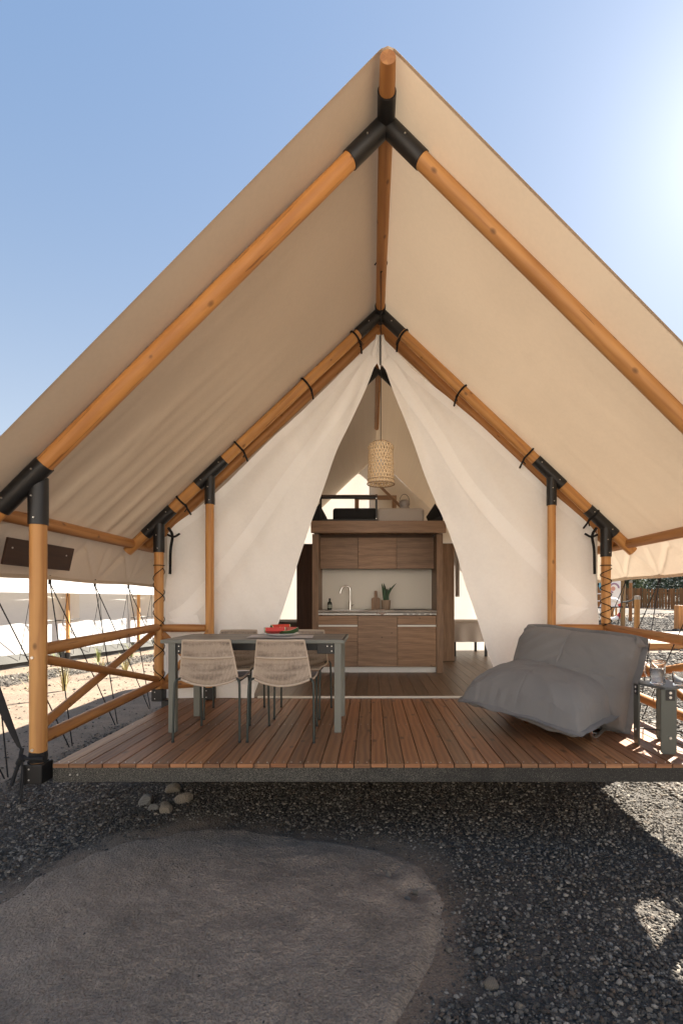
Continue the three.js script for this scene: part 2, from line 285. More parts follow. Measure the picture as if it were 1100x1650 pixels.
const sandY = (x, z) => GY + 0.022 + 0.035 * (1 - Math.pow(Math.min(1, sandT(x, z)), 3)) - 0.05 * smooth(0.90, 1.0, sandT(x, z)) + 0.035 * N2(x * 2.2, z * 2.2, 87, 3) + 0.026 * N2(x * 7, z * 7, 88, 4) + 0.009 * N2(x * 26, z * 26, 89, 3) - 0.05 * Math.exp(-((x - 0.227) ** 2 + (z + 2.80) ** 2) / 0.007) - 0.035 * Math.exp(-((x - 0.115) ** 2 + (z + 2.98) ** 2) / 0.005);
{
  const n = 260, warp = (u) => Math.sinh(u * 5.2) / Math.sinh(5.2) * 420;
  const P = [], U = [], C = [], I = [];
  for (let j = 0; j <= n; j++) for (let i = 0; i <= n; i++) {
    const x = warp(i / n * 2 - 1), z = warp(j / n * 2 - 1) - 4.5;
    P.push(x, groundY(x, z), z); U.push(x, z);
    const g = gravelShare(x, z) * smooth(0.96, 1.16, sandT(x, z) + 0.25 * N2(x * 5, z * 5, 93, 3));
    const earth = mix3([0.31, 0.225, 0.155], [0.26, 0.20, 0.15], clamp(0.5 + 1.6 * N2(x * 0.6, z * 0.6, 61, 3)));
    const bed = [0.10, 0.088, 0.074];
    C.push(...mix3(earth, bed, g));
  }
  for (let j = 0; j < n; j++) for (let i = 0; i < n; i++) { const k = j * (n + 1) + i; I.push(k, k + n + 1, k + 1, k + 1, k + n + 1, k + n + 2); }
  const g = new THREE.BufferGeometry(); g.setAttribute('position', new THREE.Float32BufferAttribute(P, 3)); g.setAttribute('uv', new THREE.Float32BufferAttribute(U, 2)); g.setAttribute('color', new THREE.Float32BufferAttribute(C, 3)); g.setIndex(I); g.computeVertexNormals();
  struct('ground', g, M.soil);
}
struct('earth_mound', sheet(360, 150, (u, v) => { const a = u * 2 * Math.PI, r = (1 - v) * sandR(a), x = SC[0] + Math.cos(a) * r, z = SC[1] + Math.sin(a) * r; return [x, sandY(x, z), z]; }, (u, v, p) => [p[0], p[2]]), M.sand);

// gravel: loose stones, nobody could count them
function stoneGeo(s) {
  const g = mergeVertices(new THREE.IcosahedronGeometry(1, 0).deleteAttribute('normal').deleteAttribute('uv')), p = g.attributes.position;
  for (let i = 0; i < p.count; i++) { const k = 0.72 + 0.5 * hash(i, s, 9); p.setXYZ(i, p.getX(i) * k, p.getY(i) * k * 0.7, p.getZ(i) * k * 1.2); }
  const q = g.toNonIndexed(); q.computeVertexNormals(); return q;
}
const stoneGeos = [1, 2, 3, 4].map(stoneGeo);
const stoneTones = [[0.08, 0.07, 0.057], [0.056, 0.049, 0.041], [0.125, 0.107, 0.085], [0.042, 0.036, 0.029], [0.25, 0.218, 0.175], [0.09, 0.066, 0.047], [0.068, 0.06, 0.05], [0.15, 0.13, 0.105]];   // one mix of stones all over the site
function gravel(name, label, count, place, tones, size) {
  const lists = stoneGeos.map(() => []);
  for (let i = 0; i < count; i++) { const p = place(); if (p) lists[Math.floor(rnd() * 4)].push(p); }
  const holder = new THREE.Group(); holder.name = name; holder.userData = { kind: 'stuff', label, category: 'gravel' }; scene.add(holder);
  const m4 = new THREE.Matrix4(), q = new THREE.Quaternion(), e = new THREE.Euler(), c = new THREE.Color();
  lists.forEach((L, k) => {
    const im = new THREE.InstancedMesh(stoneGeos[k], M.stone, L.length);
    L.forEach(([x, y, z, f = 1], i) => {
      const s = f * size[0] * Math.pow(size[1] / size[0], Math.pow(rnd(), 2.2));
      m4.compose(V(x, y + s * 0.25, z), q.setFromEuler(e.set(rr(-0.5, 0.5), rr(0, 6.28), rr(-0.5, 0.5))), V(s, s, s)); im.setMatrixAt(i, m4);
      const t = tones[Math.floor(rnd() * tones.length)], g = rr(0.75, 1.25); im.setColorAt(i, c.setRGB(t[0] * g, t[1] * g, t[2] * g));
    });
    im.name = 'stones'; im.userData = { kind: 'stuff' }; shade(im); holder.add(im);
  });
}
gravel('gravel', 'loose gravel in front of and under the deck', 150000, () => {
  const d = lerp(1.3, 6.6, Math.pow(rnd(), 0.85)), x = rr(-0.95, 0.75) * d + rr(-0.3, 0.3), z = -d; if (x < -4.4 || x > 3.4 || (x < -2.6 && rnd() > 0.04 + gravelShare(x, z))) return null;
  const t = sandT(x, z); const tn = t + 0.25 * N2(x * 5, z * 5, 93, 3); if (tn < 1.1) return rnd() < 0.03 + 0.95 * Math.pow(smooth(0.82, 1.1, tn), 2) ? [x, Math.max(groundY(x, z), t < 1 ? sandY(x, z) : -9) - 0.002, z, lerp(0.5, 0.85, smooth(0.9, 1.1, tn))] : null;
  if (x > 2.3 && d > 3.3 && gravelShare(x, z) < 0.4) return rnd() < 0.08 ? [x, groundY(x, z), z, 0.6] : null;
  return [x, groundY(x, z) + rr(-0.003, 0.006), z];
}, stoneTones, [0.0042, 0.0138]);
gravel('gravel', 'loose gravel left of the deck under the railing', 26000, () => { const x = rr(-4.8, -2.0), z = rr(-12.5, -3.0); return rnd() < 0.04 + gravelShare(x, z) ? [x, groundY(x, z), z] : null; }, stoneTones, [0.007, 0.017]);
gravel('gravel', 'strip of gravel along the foot of the white neighbouring tent', 60000, () => {
  const x = rr(-13, -3), z = rr(-27, -4); if (nOff(x, z) < 0.3) return null;
  if (rnd() > gravelShare(x, z) * 1.1 + 0.05 || x > -4.8) return null;
  return [x, groundY(x, z), z];
}, stoneTones, [0.012, 0.034]);
gravel('gravel', 'gravel beyond the right railing as far as the fence', 90000, () => {
  const d = lerp(3.4, 26, Math.pow(rnd(), 1.4)), x = rr(2.5 / d + 0.02, 0.95) * d, z = -d; if (x < 2.45) return null;
  if (rnd() > gravelShare(x, z) + 0.06) return null;
  return [x, groundY(x, z), z, d > 9 ? 1.6 : 1];
}, stoneTones, [0.011, 0.032]);

// ------------------------------------------------------------------ hill far behind on the left
struct('hill', sheet(60, 30, (u, v) => {
  const x = lerp(-330, -75, u), z = lerp(-150, -330, v), top = 55 * Math.exp(-(((u - 0.42) / 0.3) ** 2)) * Math.sin(Math.PI * clamp(v * 1.0 + 0.02)) * 1.6;
  return [x, -3 + Math.max(0, top) * (1 + 0.35 * N2(u * 14, v * 10, 501, 4)) + 6 * N2(u * 40, v * 26, 502, 3), z];
}, (u, v) => [u * 20, v * 14]), std({ map: rockMap, color: rgb(0.55, 0.5, 0.42), roughness: 1 }));

// dry slope added unseen behind the camera: it fills the shade with warm light
struct('added_bounce_slope', sheet(60, 30, (u, v) => { const x = lerp(-60, 60, u), z = lerp(11, 60, v); return [x, GY + 15 * smooth(0, 0.62, v) + 1.2 * N2(u * 18, v * 9, 511, 4) - 0.3, z]; }, (u, v) => [u * 120, v * 52]), std({ map: soilMap, color: rgb(0.50, 0.38, 0.27), roughness: 1 }));
{ // white tent added unseen behind the camera: its sunlit front brightens the porch
  const t = thing('added_bounce_tent', 'white canvas tent added out of view behind the camera to bounce light onto the porch', 'tent');
  mesh('wall', sheet(40, 6, (u, v) => [lerp(-11, 11, u), lerp(2.0, -0.5, v), 7.6 + 0.03 * Math.sin(u * 60)]), M.white, t);
  mesh('roof', [sheet(40, 10, (u, v) => [lerp(-11.5, 11.5, u), lerp(4.7, 1.8, v), lerp(10.4, 7.2, v)]), sheet(40, 4, (u, v) => [lerp(-11.5, 11.5, u), lerp(4.7, 1.8, v), lerp(10.4, 13.6, v)])], M.white, t);
}

// ------------------------------------------------------------------ the tent
const CX = 0.095;                            // ridge line
const RIDGE = 4.17, DF = 3.23, DR = 5.35, DI = 5.62, BACK = 10.7;
const slope = (d) => 0.945 + 0.075 * smooth(3.9, 2.85, d);
const tent = thing('safari_tent', 'large beige canvas safari tent on wooden poles with its front curtains parted', 'tent');
const part = (name, g, m, p = tent) => mesh(name, g, m, p);
const EAVE = 2.66, EDGE = 2.74;
const canopyY = (d, off) => RIDGE + 0.10 - slope(d) * (off < 0.05 ? 0.025 + off * off * 10 : off);
function canopyPt(s, u, d) {
    const off = Math.max(0.0, u) * EDGE;
    const rg = 1 - Math.abs(N2(d * 3.4 + u * 0.5 + s * 40, u * 0.5 + 3, 601, 3)) * 5, wr = -(0.045 * Math.pow(clamp(rg), 2) + 0.05 * (0.5 + N2(d * 5 + u * 0.4 + s * 11, u * 0.6, 607, 2))) * Math.pow(u, 1.7) * smooth(1.04, 0.93, u) * (s < 0 ? 1 : 0.45) + N2(d * 1.1 + s * 17, u * 1.6, 603, 2) * 0.11 * Math.sin(Math.PI * u);
    const sag = -0.03 * Math.sin(Math.PI * u) * Math.sin(Math.PI * clamp((d - DF) / (DR - DF)));
    const y = canopyY(d, off) + (wr * smooth(2.86, 3.5, d) + sag) * 0.72;
    return [CX + s * off, y, -d];
}
const canopy = (s) => sheet(64, 190, (u, v) => canopyPt(s, u, lerp(2.84, BACK + 0.35, v)), (u, v) => [u * EDGE * 1.4, v * 8.2]);
const cv = part('roof_canvas', [canopy(-1), canopy(1)], M.canvas);
// doubled hem along the front edge
for (const s of [-1, 1]) part('hem', sheet(60, 2, (u, v) => { const off = 0.03 + u * (EDGE - 0.03), d = 2.837 + v * 0.022; return [CX + s * off, canopyY(d, off) - 0.004, -d]; }, (u, v) => [u * 3.8, v * 0.05]), M.canvas, cv);
// side flaps hanging from the eaves, creased towards the ropes
const TABS = [2.95, 3.65, 4.36, 5.07, 5.77, 6.47, 7.2, 7.9, 8.6, 9.3, 10.0];
const flapX = (s, t) => CX + s * (EDGE + 0.17 * t), flapBottom = (s) => s < 0 ? 1.25 : 1.31;
function flap(s) {
  const off = s > 0 ? 0.12 : 0;
  return sheet(260, 16, (u, v) => {
    const d = lerp(2.84, BACK + 0.35, u), top = canopyPt(s, 1, d)[1], y = lerp(top, flapBottom(s) + 0.005 * Math.sin(d * 4.5 + 1), v);
    let f = 0;
    for (const tb of TABS) { const q = d - (tb + off); f += 0.024 * Math.exp(-((q / 0.03) ** 2)) + 0.034 * Math.exp(-(((q - 0.42 * (1 - v)) / 0.035) ** 2)) * smooth(0, 0.2, 1 - v) + 0.024 * Math.exp(-(((q + 0.42 * (1 - v)) / 0.04) ** 2)) * smooth(0, 0.2, 1 - v); }
    f += 0.03 * N2(d * 2.3, v * 2 + s, 611, 3);
    return [flapX(s, v) + s * f * smooth(0, 0.2, v) * (0.3 + 0.7 * Math.sin(Math.PI * Math.min(v * 0.9 + 0.1, 1))), y, -d];
  }, (u, v) => [u * 8, v * 0.5]);
}
for (const s of [-1, 1]) { const f = part('side_flap', flap(s), M.valance); part('hem', sheet(120, 1, (u, v) => { const d = lerp(2.84, BACK + 0.35, u); return [flapX(s, 1) - s * 0.012, flapBottom(s) + 0.005 * Math.sin(d * 4.5 + 1) + v * 0.035 - 0.001, -d]; }, (u, v) => [u * 8, v * 0.05]), M.valance, f); }

// poles
part('ridge_pole', rod([CX, RIDGE, -2.83], [CX, RIDGE, -8.9], 0.049, 0.046, { wob: 0.03 }), M.logs[2]);
function sleeve(parent, a, b, r, bolts = []) { const g = [rod(a, b, r, r, { seg: 20, rings: 1, wob: 0 })]; const s = part('sleeve', g, M.black, parent); for (const p of bolts) part('bolt', disc(p[0], p[1], p[2], 0.006, 0.006, 'z'), M.screw, s); return s; }
const raf = (d, off, s, k = slope(d)) => [CX + s * off, RIDGE - k * off, -d];
const postOff = { l: -2.29, r: 2.48 };
function frame(d, end, mat, joints) {
  for (const s of [-1, 1]) {
    const r = part('rafter', rod(raf(d, 0.02, s), raf(d, end, s), 0.056, 0.056, { wob: 0.035 }), mat[s < 0 ? 0 : 1]);
    const a = raf(d, -0.012, s), b = raf(d, 0.235, s);
    sleeve(r, a, b, 0.066, [[CX + s * 0.12, RIDGE - 0.12, -d + 0.067]]);
    for (const off of joints) { const m = raf(d, off, s), h = 0.15; sleeve(r, raf(d, off - 0.145, s), raf(d, off + 0.145, s), 0.067, [[m[0] + s * 0.09, m[1] - 0.09, -d + 0.067], [m[0] - s * 0.1, m[1] + 0.095, -d + 0.067]]); }
  }
}
frame(DF, 2.86, [M.logs[4], M.logs[3]], [2.36]);
frame(DR, 2.72, [M.logs[0], M.logs[0]], [1.82, 2.38]);
for (const s of [-1, 1]) part('rafter', rod(raf(DI, 0.02, s), raf(DI, 2.62, s), 0.062, 0.06, { wob: 0.03 }), M.logs[2]);
for (const s of [-1, 1]) part('rafter', rod(raf(6.6, 0.25, s), raf(6.6, 2.6, s), 0.05, 0.05, { wob: 0.03 }), M.logs[2]);
for (const s of [-1, 1]) sleeve(tent, raf(6.6, -0.02, s), raf(6.6, 0.42, s), 0.075);
sleeve(tent, [CX, RIDGE, -3.02], [CX, RIDGE, -3.24], 0.062); sleeve(tent, [CX, RIDGE, -5.22], [CX, RIDGE, -5.48], 0.062);
for (const s of [-1, 1]) part('eave_pole', rod([CX + s * EAVE, 1.672, -3.0], [CX + s * EAVE, 1.70, -BACK], 0.05, 0.05, { wob: 0.03 }), M.logs[2]);
// posts with their sleeves, shoes and bolts
function post(x, d, bottom, r, shoe = true) {
  const s = Math.sign(x - CX), off = Math.abs(x - CX), top = RIDGE - slope(d) * off;
  const p = part('post', rod([x, bottom, -d], [x, top - 0.05, -d], r, r * 0.97, { wob: 0.025, seg: 20 }), M.log);
  sleeve(p, [x, top - 0.33, -d], [x, top - 0.02, -d], r + 0.012, [[x + 0.01, top - 0.29, -d + r + 0.012], [x - 0.005, top - 0.15, -d + r + 0.012]]);
  if (shoe) { const sh = part('shoe', [box(r * 2.35, 0.13, r * 2.35, x, bottom + 0.0, -d, { r: 0.008 })], M.black, p); for (const k of [-0.035, 0.035]) part('bolt', disc(x - 0.02, bottom + k, -d + r * 1.18, 0.006, 0.006, 'z'), M.screw, sh); }
  return p;
}
const fl = post(-2.19, 3.27, -0.055, 0.052), fr = post(2.42, 3.27, -0.055, 0.052);
for (const p of [[-2.19, fl], [2.42, fr]]) {
  for (const y of [0.70, 0.10]) part('bolt', disc(p[0] - 0.005, y, -3.27 + 0.053, 0.011, 0.008, 'z'), M.screw, p[1]);
  part('strap_wrap', [rod([p[0], 0.012, -3.27], [p[0], 0.085, -3.27], 0.0555, 0.0555, { seg: 20, rings: 2, wob: 0.02 }), tube(Array.from({ length: 24 }, (_, i) => [p[0] + 0.058 * Math.cos(i * 0.55), 0.005 - 0.012 * Math.sin(i), -3.27 + 0.058 * Math.sin(i * 0.55)]), 0.004)], M.blackWeb, p[1]);
}
post(-2.285, DR, 0.06, 0.05); post(2.525, DR, 0.06, 0.05); post(-1.738, DR, 0.075, 0.045); post(1.94, DR, 0.075, 0.045);
// thin cord laced round the rear posts to hold the curtain
for (const x of [-2.285, 2.525]) for (const k of [1, -1]) part('lacing_cord', tube(Array.from({ length: 61 }, (_, i) => { const t = i / 60, a = k * t * 2 * Math.PI * 4.5 + 0.4; return [x + 0.056 * Math.cos(a), lerp(1.42, x < 0 ? 0.1 : 0.78, t), -DR + 0.056 * Math.sin(a)]; }), 0.0045, { n: 160, seg: 5 }), M.blackWeb);
for (const [x, y] of [[-2.285, 1.45], [2.525, 1.45], [-2.285, 0.8], [2.525, 0.82]]) part('lacing_cord', tube(Array.from({ length: 17 }, (_, i) => [x + 0.055 * Math.cos(i * Math.PI / 8), y, -DR + 0.055 * Math.sin(i * Math.PI / 8)]), 0.005, { n: 40, seg: 5 }), M.blackWeb);
// straps from the curtain over the rear rafters
for (const [s, off] of [[-1, 0.27], [-1, 0.80], [-1, 1.52], [-1, 2.14], [1, 0.25], [1, 0.88], [1, 1.60], [1, 2.3]]) {
  const m = raf(DR, off, s), n = [s * 0.69, 0.72], R = 0.063, pts = [];
  for (let i = 0; i <= 12; i++) { const a = lerp(-0.5, 3.3, i / 12); pts.push([m[0] + n[0] * R * Math.cos(a) , m[1] + n[1] * R * Math.cos(a), -DR + R * Math.sin(a)]); }
  const e = pts[12]; pts.push([e[0] - s * 0.02, e[1] - 0.045, -DR - 0.02], [e[0] - s * 0.025, e[1] - 0.085, -DR - 0.1]);
  part('tie_strap', [tube(pts, 0.011, { n: 36, seg: 5 }), tube([[e[0] + s * 0.0, e[1] + 0.0, -DR + 0.03], [e[0] - s * 0.03, e[1] - 0.045, -DR + 0.04], [e[0] - s * 0.02 + rr(-0.02, 0.02), e[1] - 0.085, -DR + 0.04]], 0.006, { seg: 5 })], M.blackWeb);
}
for (const [x, k] of [[-2.19, -1], [2.43, 1]]) part('tie_strap', [tube([[x, 1.86, -5.36], [x - k * 0.03, 1.78, -5.4], [x - k * 0.01, 1.62, -5.4], [x, 1.36, -5.41]], 0.016, { seg: 6 }), tube([[x, 1.78, -5.33], [x - k * 0.06, 1.76, -5.36], [x - k * 0.1, 1.8, -5.42]], 0.012, { seg: 5 })], M.blackWeb);

// ------------------------------------------------------------------ front curtains
const CUR = {
  l: { hem: [[0.089, 4.006], [-0.736, 3.208], [-1.856, 2.149], [-2.179, 1.895], [-2.255, 1.799]], side: [[-2.269, 1.194], [-2.269, 0.011]], inn: [[0.082, 3.799], [-0.048, 3.428], [-0.23, 3.036], [-0.392, 2.692], [-0.529, 2.301], [-0.681, 1.881], [-0.832, 1.428], [-1.024, 0.829], [-1.169, 0.403], [-1.299, 0.006]], band: [[0.028, 3.751], [-0.261, 3.325], [-0.674, 2.748], [-1.086, 2.17], [-1.409, 1.723], [-1.739, 1.297], [-2.049, 0.953], [-2.2, 0.864]] },
  r: { hem: [[0.103, 4.006], [0.426, 3.669], [0.976, 3.222], [1.526, 2.706], [1.925, 2.342], [2.42, 1.909], [2.489, 1.812]], side: [[2.509, 0.85], [2.509, 0.011]], inn: [[0.096, 3.799], [0.234, 3.407], [0.348, 3.133], [0.461, 2.83], [0.602, 2.438], [0.708, 2.184], [0.818, 1.936], [0.949, 1.579], [1.024, 1.311], [1.141, 0.967], [1.272, 0.534], [1.347, 0.328], [1.43, 0.008]], band: [[0.158, 3.724], [0.426, 3.353], [0.701, 2.954], [0.976, 2.486], [1.32, 2.046], [1.664, 1.675], [2.007, 1.331], [2.351, 0.988]] },
};
const curtainZ = (x, y) => {                 // folds fan out from the peak
  const dx = Math.abs(x - CX), dy = 4.05 - y, a = Math.atan2(dx, dy), r = Math.hypot(dx, dy);
  const inner = smooth(0.62, 0.30, a);
  return -5.5 + r * (0.006 * Math.sin(a * 38 + (x < CX ? 1 : 2.4)) + 0.013 * inner * Math.sin(a * 26 + r * 0.6 + (x < CX ? 0 : 1.5))) + 0.10 * N2(x * 1.4 + 7, y * 0.9, 701, 3) + 0.028 * N2(x * 5 + y * 2.5, y * 1.8, 702, 3) + 0.05 * smooth(0.5, 0, y) * Math.sin(x * 13) * inner;
};
function curtain(c) {
  const nT = 90, nS = 44, outer = [...smoothLine(c.hem, 60).slice(0, -1), ...smoothLine([c.hem[c.hem.length - 1], ...c.side], 40)];
  const O = along(outer, nT), I = along(smoothLine(c.inn, 80), nT);
  const p = part('curtain', sheet(nS, nT, (u, v) => { const i = Math.round(v * nT), x = lerp(O[i][0], I[i][0], u), y = lerp(O[i][1], I[i][1], u); return [x, y, curtainZ(x, y)]; }), M.curtain);
  const strip = (poly, w0, w1, name, dz, side = 0) => {
    const S = smoothLine(poly, 70);
    part(name, sheet(4, 70, (u, v) => {
      const i = Math.round(v * 70), a = S[Math.max(0, i - 1)], b = S[Math.min(70, i + 1)], l = Math.hypot(b[0] - a[0], b[1] - a[1]) || 1, nx = -(b[1] - a[1]) / l, ny = (b[0] - a[0]) / l, w = lerp(w0, w1, v), o = (u - 0.5 + side) * w;
      const x = S[i][0] + nx * o, y = S[i][1] + ny * o; return [x, y, curtainZ(x, y) + dz];
    }, (u, v) => [u * 0.1, v * 4]), M.hem, p);
  };
  const left = c === CUR.l;
  strip(c.hem, 0.085, 0.085, 'hem_band', 0.006, left ? 0.5 : -0.5);
  strip(c.band, 0.13, 0.17, 'hem_band', 0.010);
  // the band's tip folded back into a triangle
  const e = c.band[c.band.length - 1], k = left ? 1 : -1, tri = new THREE.BufferGeometry();
  const pts = [[e[0] - k * 0.05, e[1] + 0.0], [e[0] + k * 0.14, e[1] - 0.17], [e[0] + k * 0.4, e[1] - 0.2], [e[0] + k * 0.27, e[1] + 0.05]].map(([x, y]) => [x, y, curtainZ(x, y) + 0.016]);
  tri.setAttribute('position', new THREE.Float32BufferAttribute([...pts[0], ...pts[1], ...pts[2], ...pts[0], ...pts[2], ...pts[3]], 3)); tri.setAttribute('uv', new THREE.Float32BufferAttribute([0, 0, 0.2, 0, 0.3, 0.2, 0, 0, 0.3, 0.2, 0.2, 0.3], 2)); tri.computeVertexNormals();
  part('folded_tip', tri, M.hem, p);
  return p;
}
curtain(CUR.l); curtain(CUR.r);
// gathered cloth where the two curtains meet at the peak
part('curtain_peak', sheet(20, 8, (u, v) => { const x = CX - 0.10 + 0.2 * u, y = lerp(4.0, 3.62 + 1.5 * Math.abs(u - 0.5) * 0.25, v); return [lerp(CX, x, 0.4 + 0.6 * v), y - (v > 0.9 ? 0 : 0), -5.47 + 0.012 * Math.sin(u * 22)]; }), M.hem);
part('zip', line([CX + 0.004, 3.98, -5.45], [CX + 0.004, 3.66, -5.45], 0.007), M.blackWeb);
// outer front panels left and right of the parted door: lower skirt
for (const [a, b] of [[-2.27, -1.28]]) part('skirt', sheet(60, 4, (u, v) => { const x = lerp(a, b, u); return [x, lerp(0.16, 0.006, v), -5.46 + 0.012 * Math.sin(x * 17) + v * 0.03]; }), M.hem);

// ------------------------------------------------------------------ inside of the tent
for (const s of [-1, 1]) part('inner_ceiling', sheet(30, 30, (u, v) => { const off = u * 2.42, d = lerp(6.75, BACK, v); return [CX + s * off, RIDGE + 0.01 - 0.95 * off - 0.02 * Math.sin(Math.PI * u) * Math.sin(v * 9), -d]; }), M.inner);
for (const s of [-1, 1]) part('side_wall', sheet(30, 10, (u, v) => { const d = lerp(5.55, BACK, u); return [CX + s * (2.42 + 0.01 * Math.sin(d * 7)), lerp(1.88, -0.12, v), -d]; }), M.white);
part('back_wall', sheet(40, 24, (u, v) => { const x = lerp(-2.42, 2.42, u), top = RIDGE - 0.95 * Math.abs(x); return [CX + x, lerp(top, -0.12, v), -BACK + 0.01 * Math.sin(x * 8)]; }), M.backCloth);
part('added_gable_layer', sheet(20, 12, (u, v) => { const x = lerp(-0.02, 2.4, u), top = RIDGE - 0.95 * Math.abs(x) - 0.02; return [CX + x, lerp(top, Math.min(top, 2.4), v), -BACK - 0.12]; }), M.canvas);  // canvas layer added outside the back wall to dim the right half of the gable
{
  const w = part('window', [box(0.9, 0.09, 0.05, 0.09, 3.28, -BACK + 0.06), box(0.9, 0.06, 0.05, 0.09, 2.6, -BACK + 0.06), box(0.09, 0.62, 0.05, -0.31, 2.94, -BACK + 0.06), box(0.09, 0.62, 0.05, 0.49, 2.94, -BACK + 0.06)], M.oakPale);
  part('pane', box(0.72, 0.6, 0.006, 0.09, 2.94, -BACK + 0.05, { r: 0 }), phys({ color: rgb(1, 1, 1), roughness: 0.02, transmission: 1, thickness: 0, ior: 1.1 }), w);
}
part('strut', rod([0.1, 3.5, -10.2], [0.75, 2.86, -10.2], 0.03), M.oakPale);
// interior floor boards
{
  const fl = part('floor', box(4.8, 0.08, BACK - 5.46, CX, -0.075, -(BACK + 5.46) / 2, { r: 0 }), M.darkSteel);
  const n = 34, wd = 4.8 / n;
  for (let i = 0; i < n; i++) part('floorboard', box(wd - 0.003, 0.03, BACK - 5.5, CX - 2.4 + (i + 0.5) * wd, -0.014, -(BACK + 5.5) / 2, { r: 0.002, grain: 2 }), M.floor[Math.floor(rnd() * 3)], fl);
  part('threshold', box(2.5, 0.022, 0.035, 0.0, 0.008, -5.47, { r: 0.006 }), M.cream);
}

// ------------------------------------------------------------------ deck
const deck = thing('wooden_deck', 'raised deck of reddish brown boards on a dark steel beam under the tent awning', 'deck');
{
  const n = 41, x0 = -2.09, pitch = 4.5 / n;
  const screws = [];
  for (let i = 0; i < n; i++) {
    const x = x0 + (i + 0.5) * pitch, dz = rr(-0.004, 0.004), L = 5.44 - 3.255;
    part('plank', box(pitch - 0.006, 0.026, L, x, -0.013 + rr(-0.0012, 0.0012), -(5.44 + 3.255) / 2 + dz, { r: 0.0028, grain: 2 }), M.deck[Math.floor(rnd() * 6)], deck);
    for (const k of [-0.03, 0.03]) for (const z of [-3.29, -4.3, -5.35]) screws.push(disc(x + k, 0.0008, z + rr(-0.004, 0.004), 0.0042, 0.002));
  }
  const sc = part('screw', screws, M.screw, deck); sc.userData.kind = 'stuff';
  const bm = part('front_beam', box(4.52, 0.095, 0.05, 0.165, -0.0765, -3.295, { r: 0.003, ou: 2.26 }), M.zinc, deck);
  for (const x of [-1.98, -1.93, -1.05, 0.2, 1.45, 2.3]) part('bolt', disc(x, -0.075, -3.268, 0.007, 0.006, 'z'), x < -1.9 ? M.screw : M.black, bm);
  for (const x of [-2.06, 2.39]) part('side_beam', box(0.05, 0.095, 2.1, x, -0.0765, -4.375, { r: 0.003 }), M.darkSteel, deck);
  for (const d of [3.95, 4.65, 5.35]) part('joist', box(4.4, 0.09, 0.05, 0.165, -0.074, -d, { r: 0 }), M.darkSteel, deck);
  for (const x of [-1.9, 0.165, 2.2]) for (const d of [4.65, 5.35]) part('pier', box(0.12, 0.52, 0.12, x, -0.38, -d, { r: 0.01 }), M.darkSteel, deck);
}
// ================================================================== OBJECTS
// ------------------------------------------------------------------ log railings
function railing(label, a, b, tops) {        // a, b = [x, d] of the two posts
  const t = thing('log_railing', label, 'railing', [0, 0, 0], 0, 'log railings round the deck');
  const P = ([x, d], y) => [x, y, -d], [ya, yb] = tops, g = { wob: 0.035 };
  mesh('top_rail', rod(P(a, ya), P(b, yb), 0.043, 0.04, g), M.logs[2], t);
  mesh('bottom_rail', rod(P(a, 0.155), P(b, 0.185), 0.042, 0.04, g), M.logs[2], t);
  mesh('brace', rod(P(a, ya - 0.06), P(b, 0.23), 0.033, 0.03, g), M.logs[2], t);
  const off = Math.abs(a[0] - b[0]) < 0.3 ? [0.05, 0] : [0, -0.05];
  mesh('brace', rod([a[0] - off[0], 0.2, -a[1] + off[1]], [b[0] - off[0], yb - 0.06, -b[1] + off[1]], 0.033, 0.03, g), M.logs[2], t);
}
railing('log railing with crossed braces along the left side of the deck', [-2.19, 3.30], [-2.285, 5.31], [0.745, 0.785]);
railing('log railing with crossed braces along the right side behind the grey beanbag and side table', [2.42, 3.30], [2.525, 5.31], [0.745, 0.785]);
railing('short log railing between the two left rear posts behind the dining table', [-2.24, 5.35], [-1.78, 5.35], [0.775, 0.775]);
railing('short log railing between the two right rear posts behind the beanbag', [1.98, 5.35], [2.48, 5.35], [0.775, 0.775]);

// ------------------------------------------------------------------ guy ropes along both sides
const roped = { [-1]: ['left side flap', 'white tent'], [1]: ['right side flap', 'gravel'] };
const nth = ['first', 'second', 'third', 'fourth', 'fifth', 'sixth'];
for (const s of [-1, 1]) TABS.slice(0, 6).forEach((tb0, i) => {
  const tb = tb0 + (s > 0 ? 0.12 : 0), x = flapX(s, 1), y = flapBottom(s) + 0.01;
  const t = thing('guy_rope', `${nth[i]} pair of black guy ropes below the ${roped[s][0]}, counted from the front`, 'guy rope', [0, 0, 0], 0, 'guy ropes along the sides of the tent');
  mesh('tab', box(0.012, 0.085, 0.03, x + s * 0.004, y - 0.005, -tb, { r: 0.003 }), M.blackWeb, t);
  for (const k of [-0.36, 0.31]) mesh('rope', tube([[x, y - 0.04, -tb], [lerp(x, CX + s * 2.5, 0.5), lerp(y, -0.1, 0.5), -tb - k * 0.5], [CX + s * 2.5, -0.1, -tb - k]], 0.0048, { n: 8, seg: 5 }), M.blackWeb, t);
});
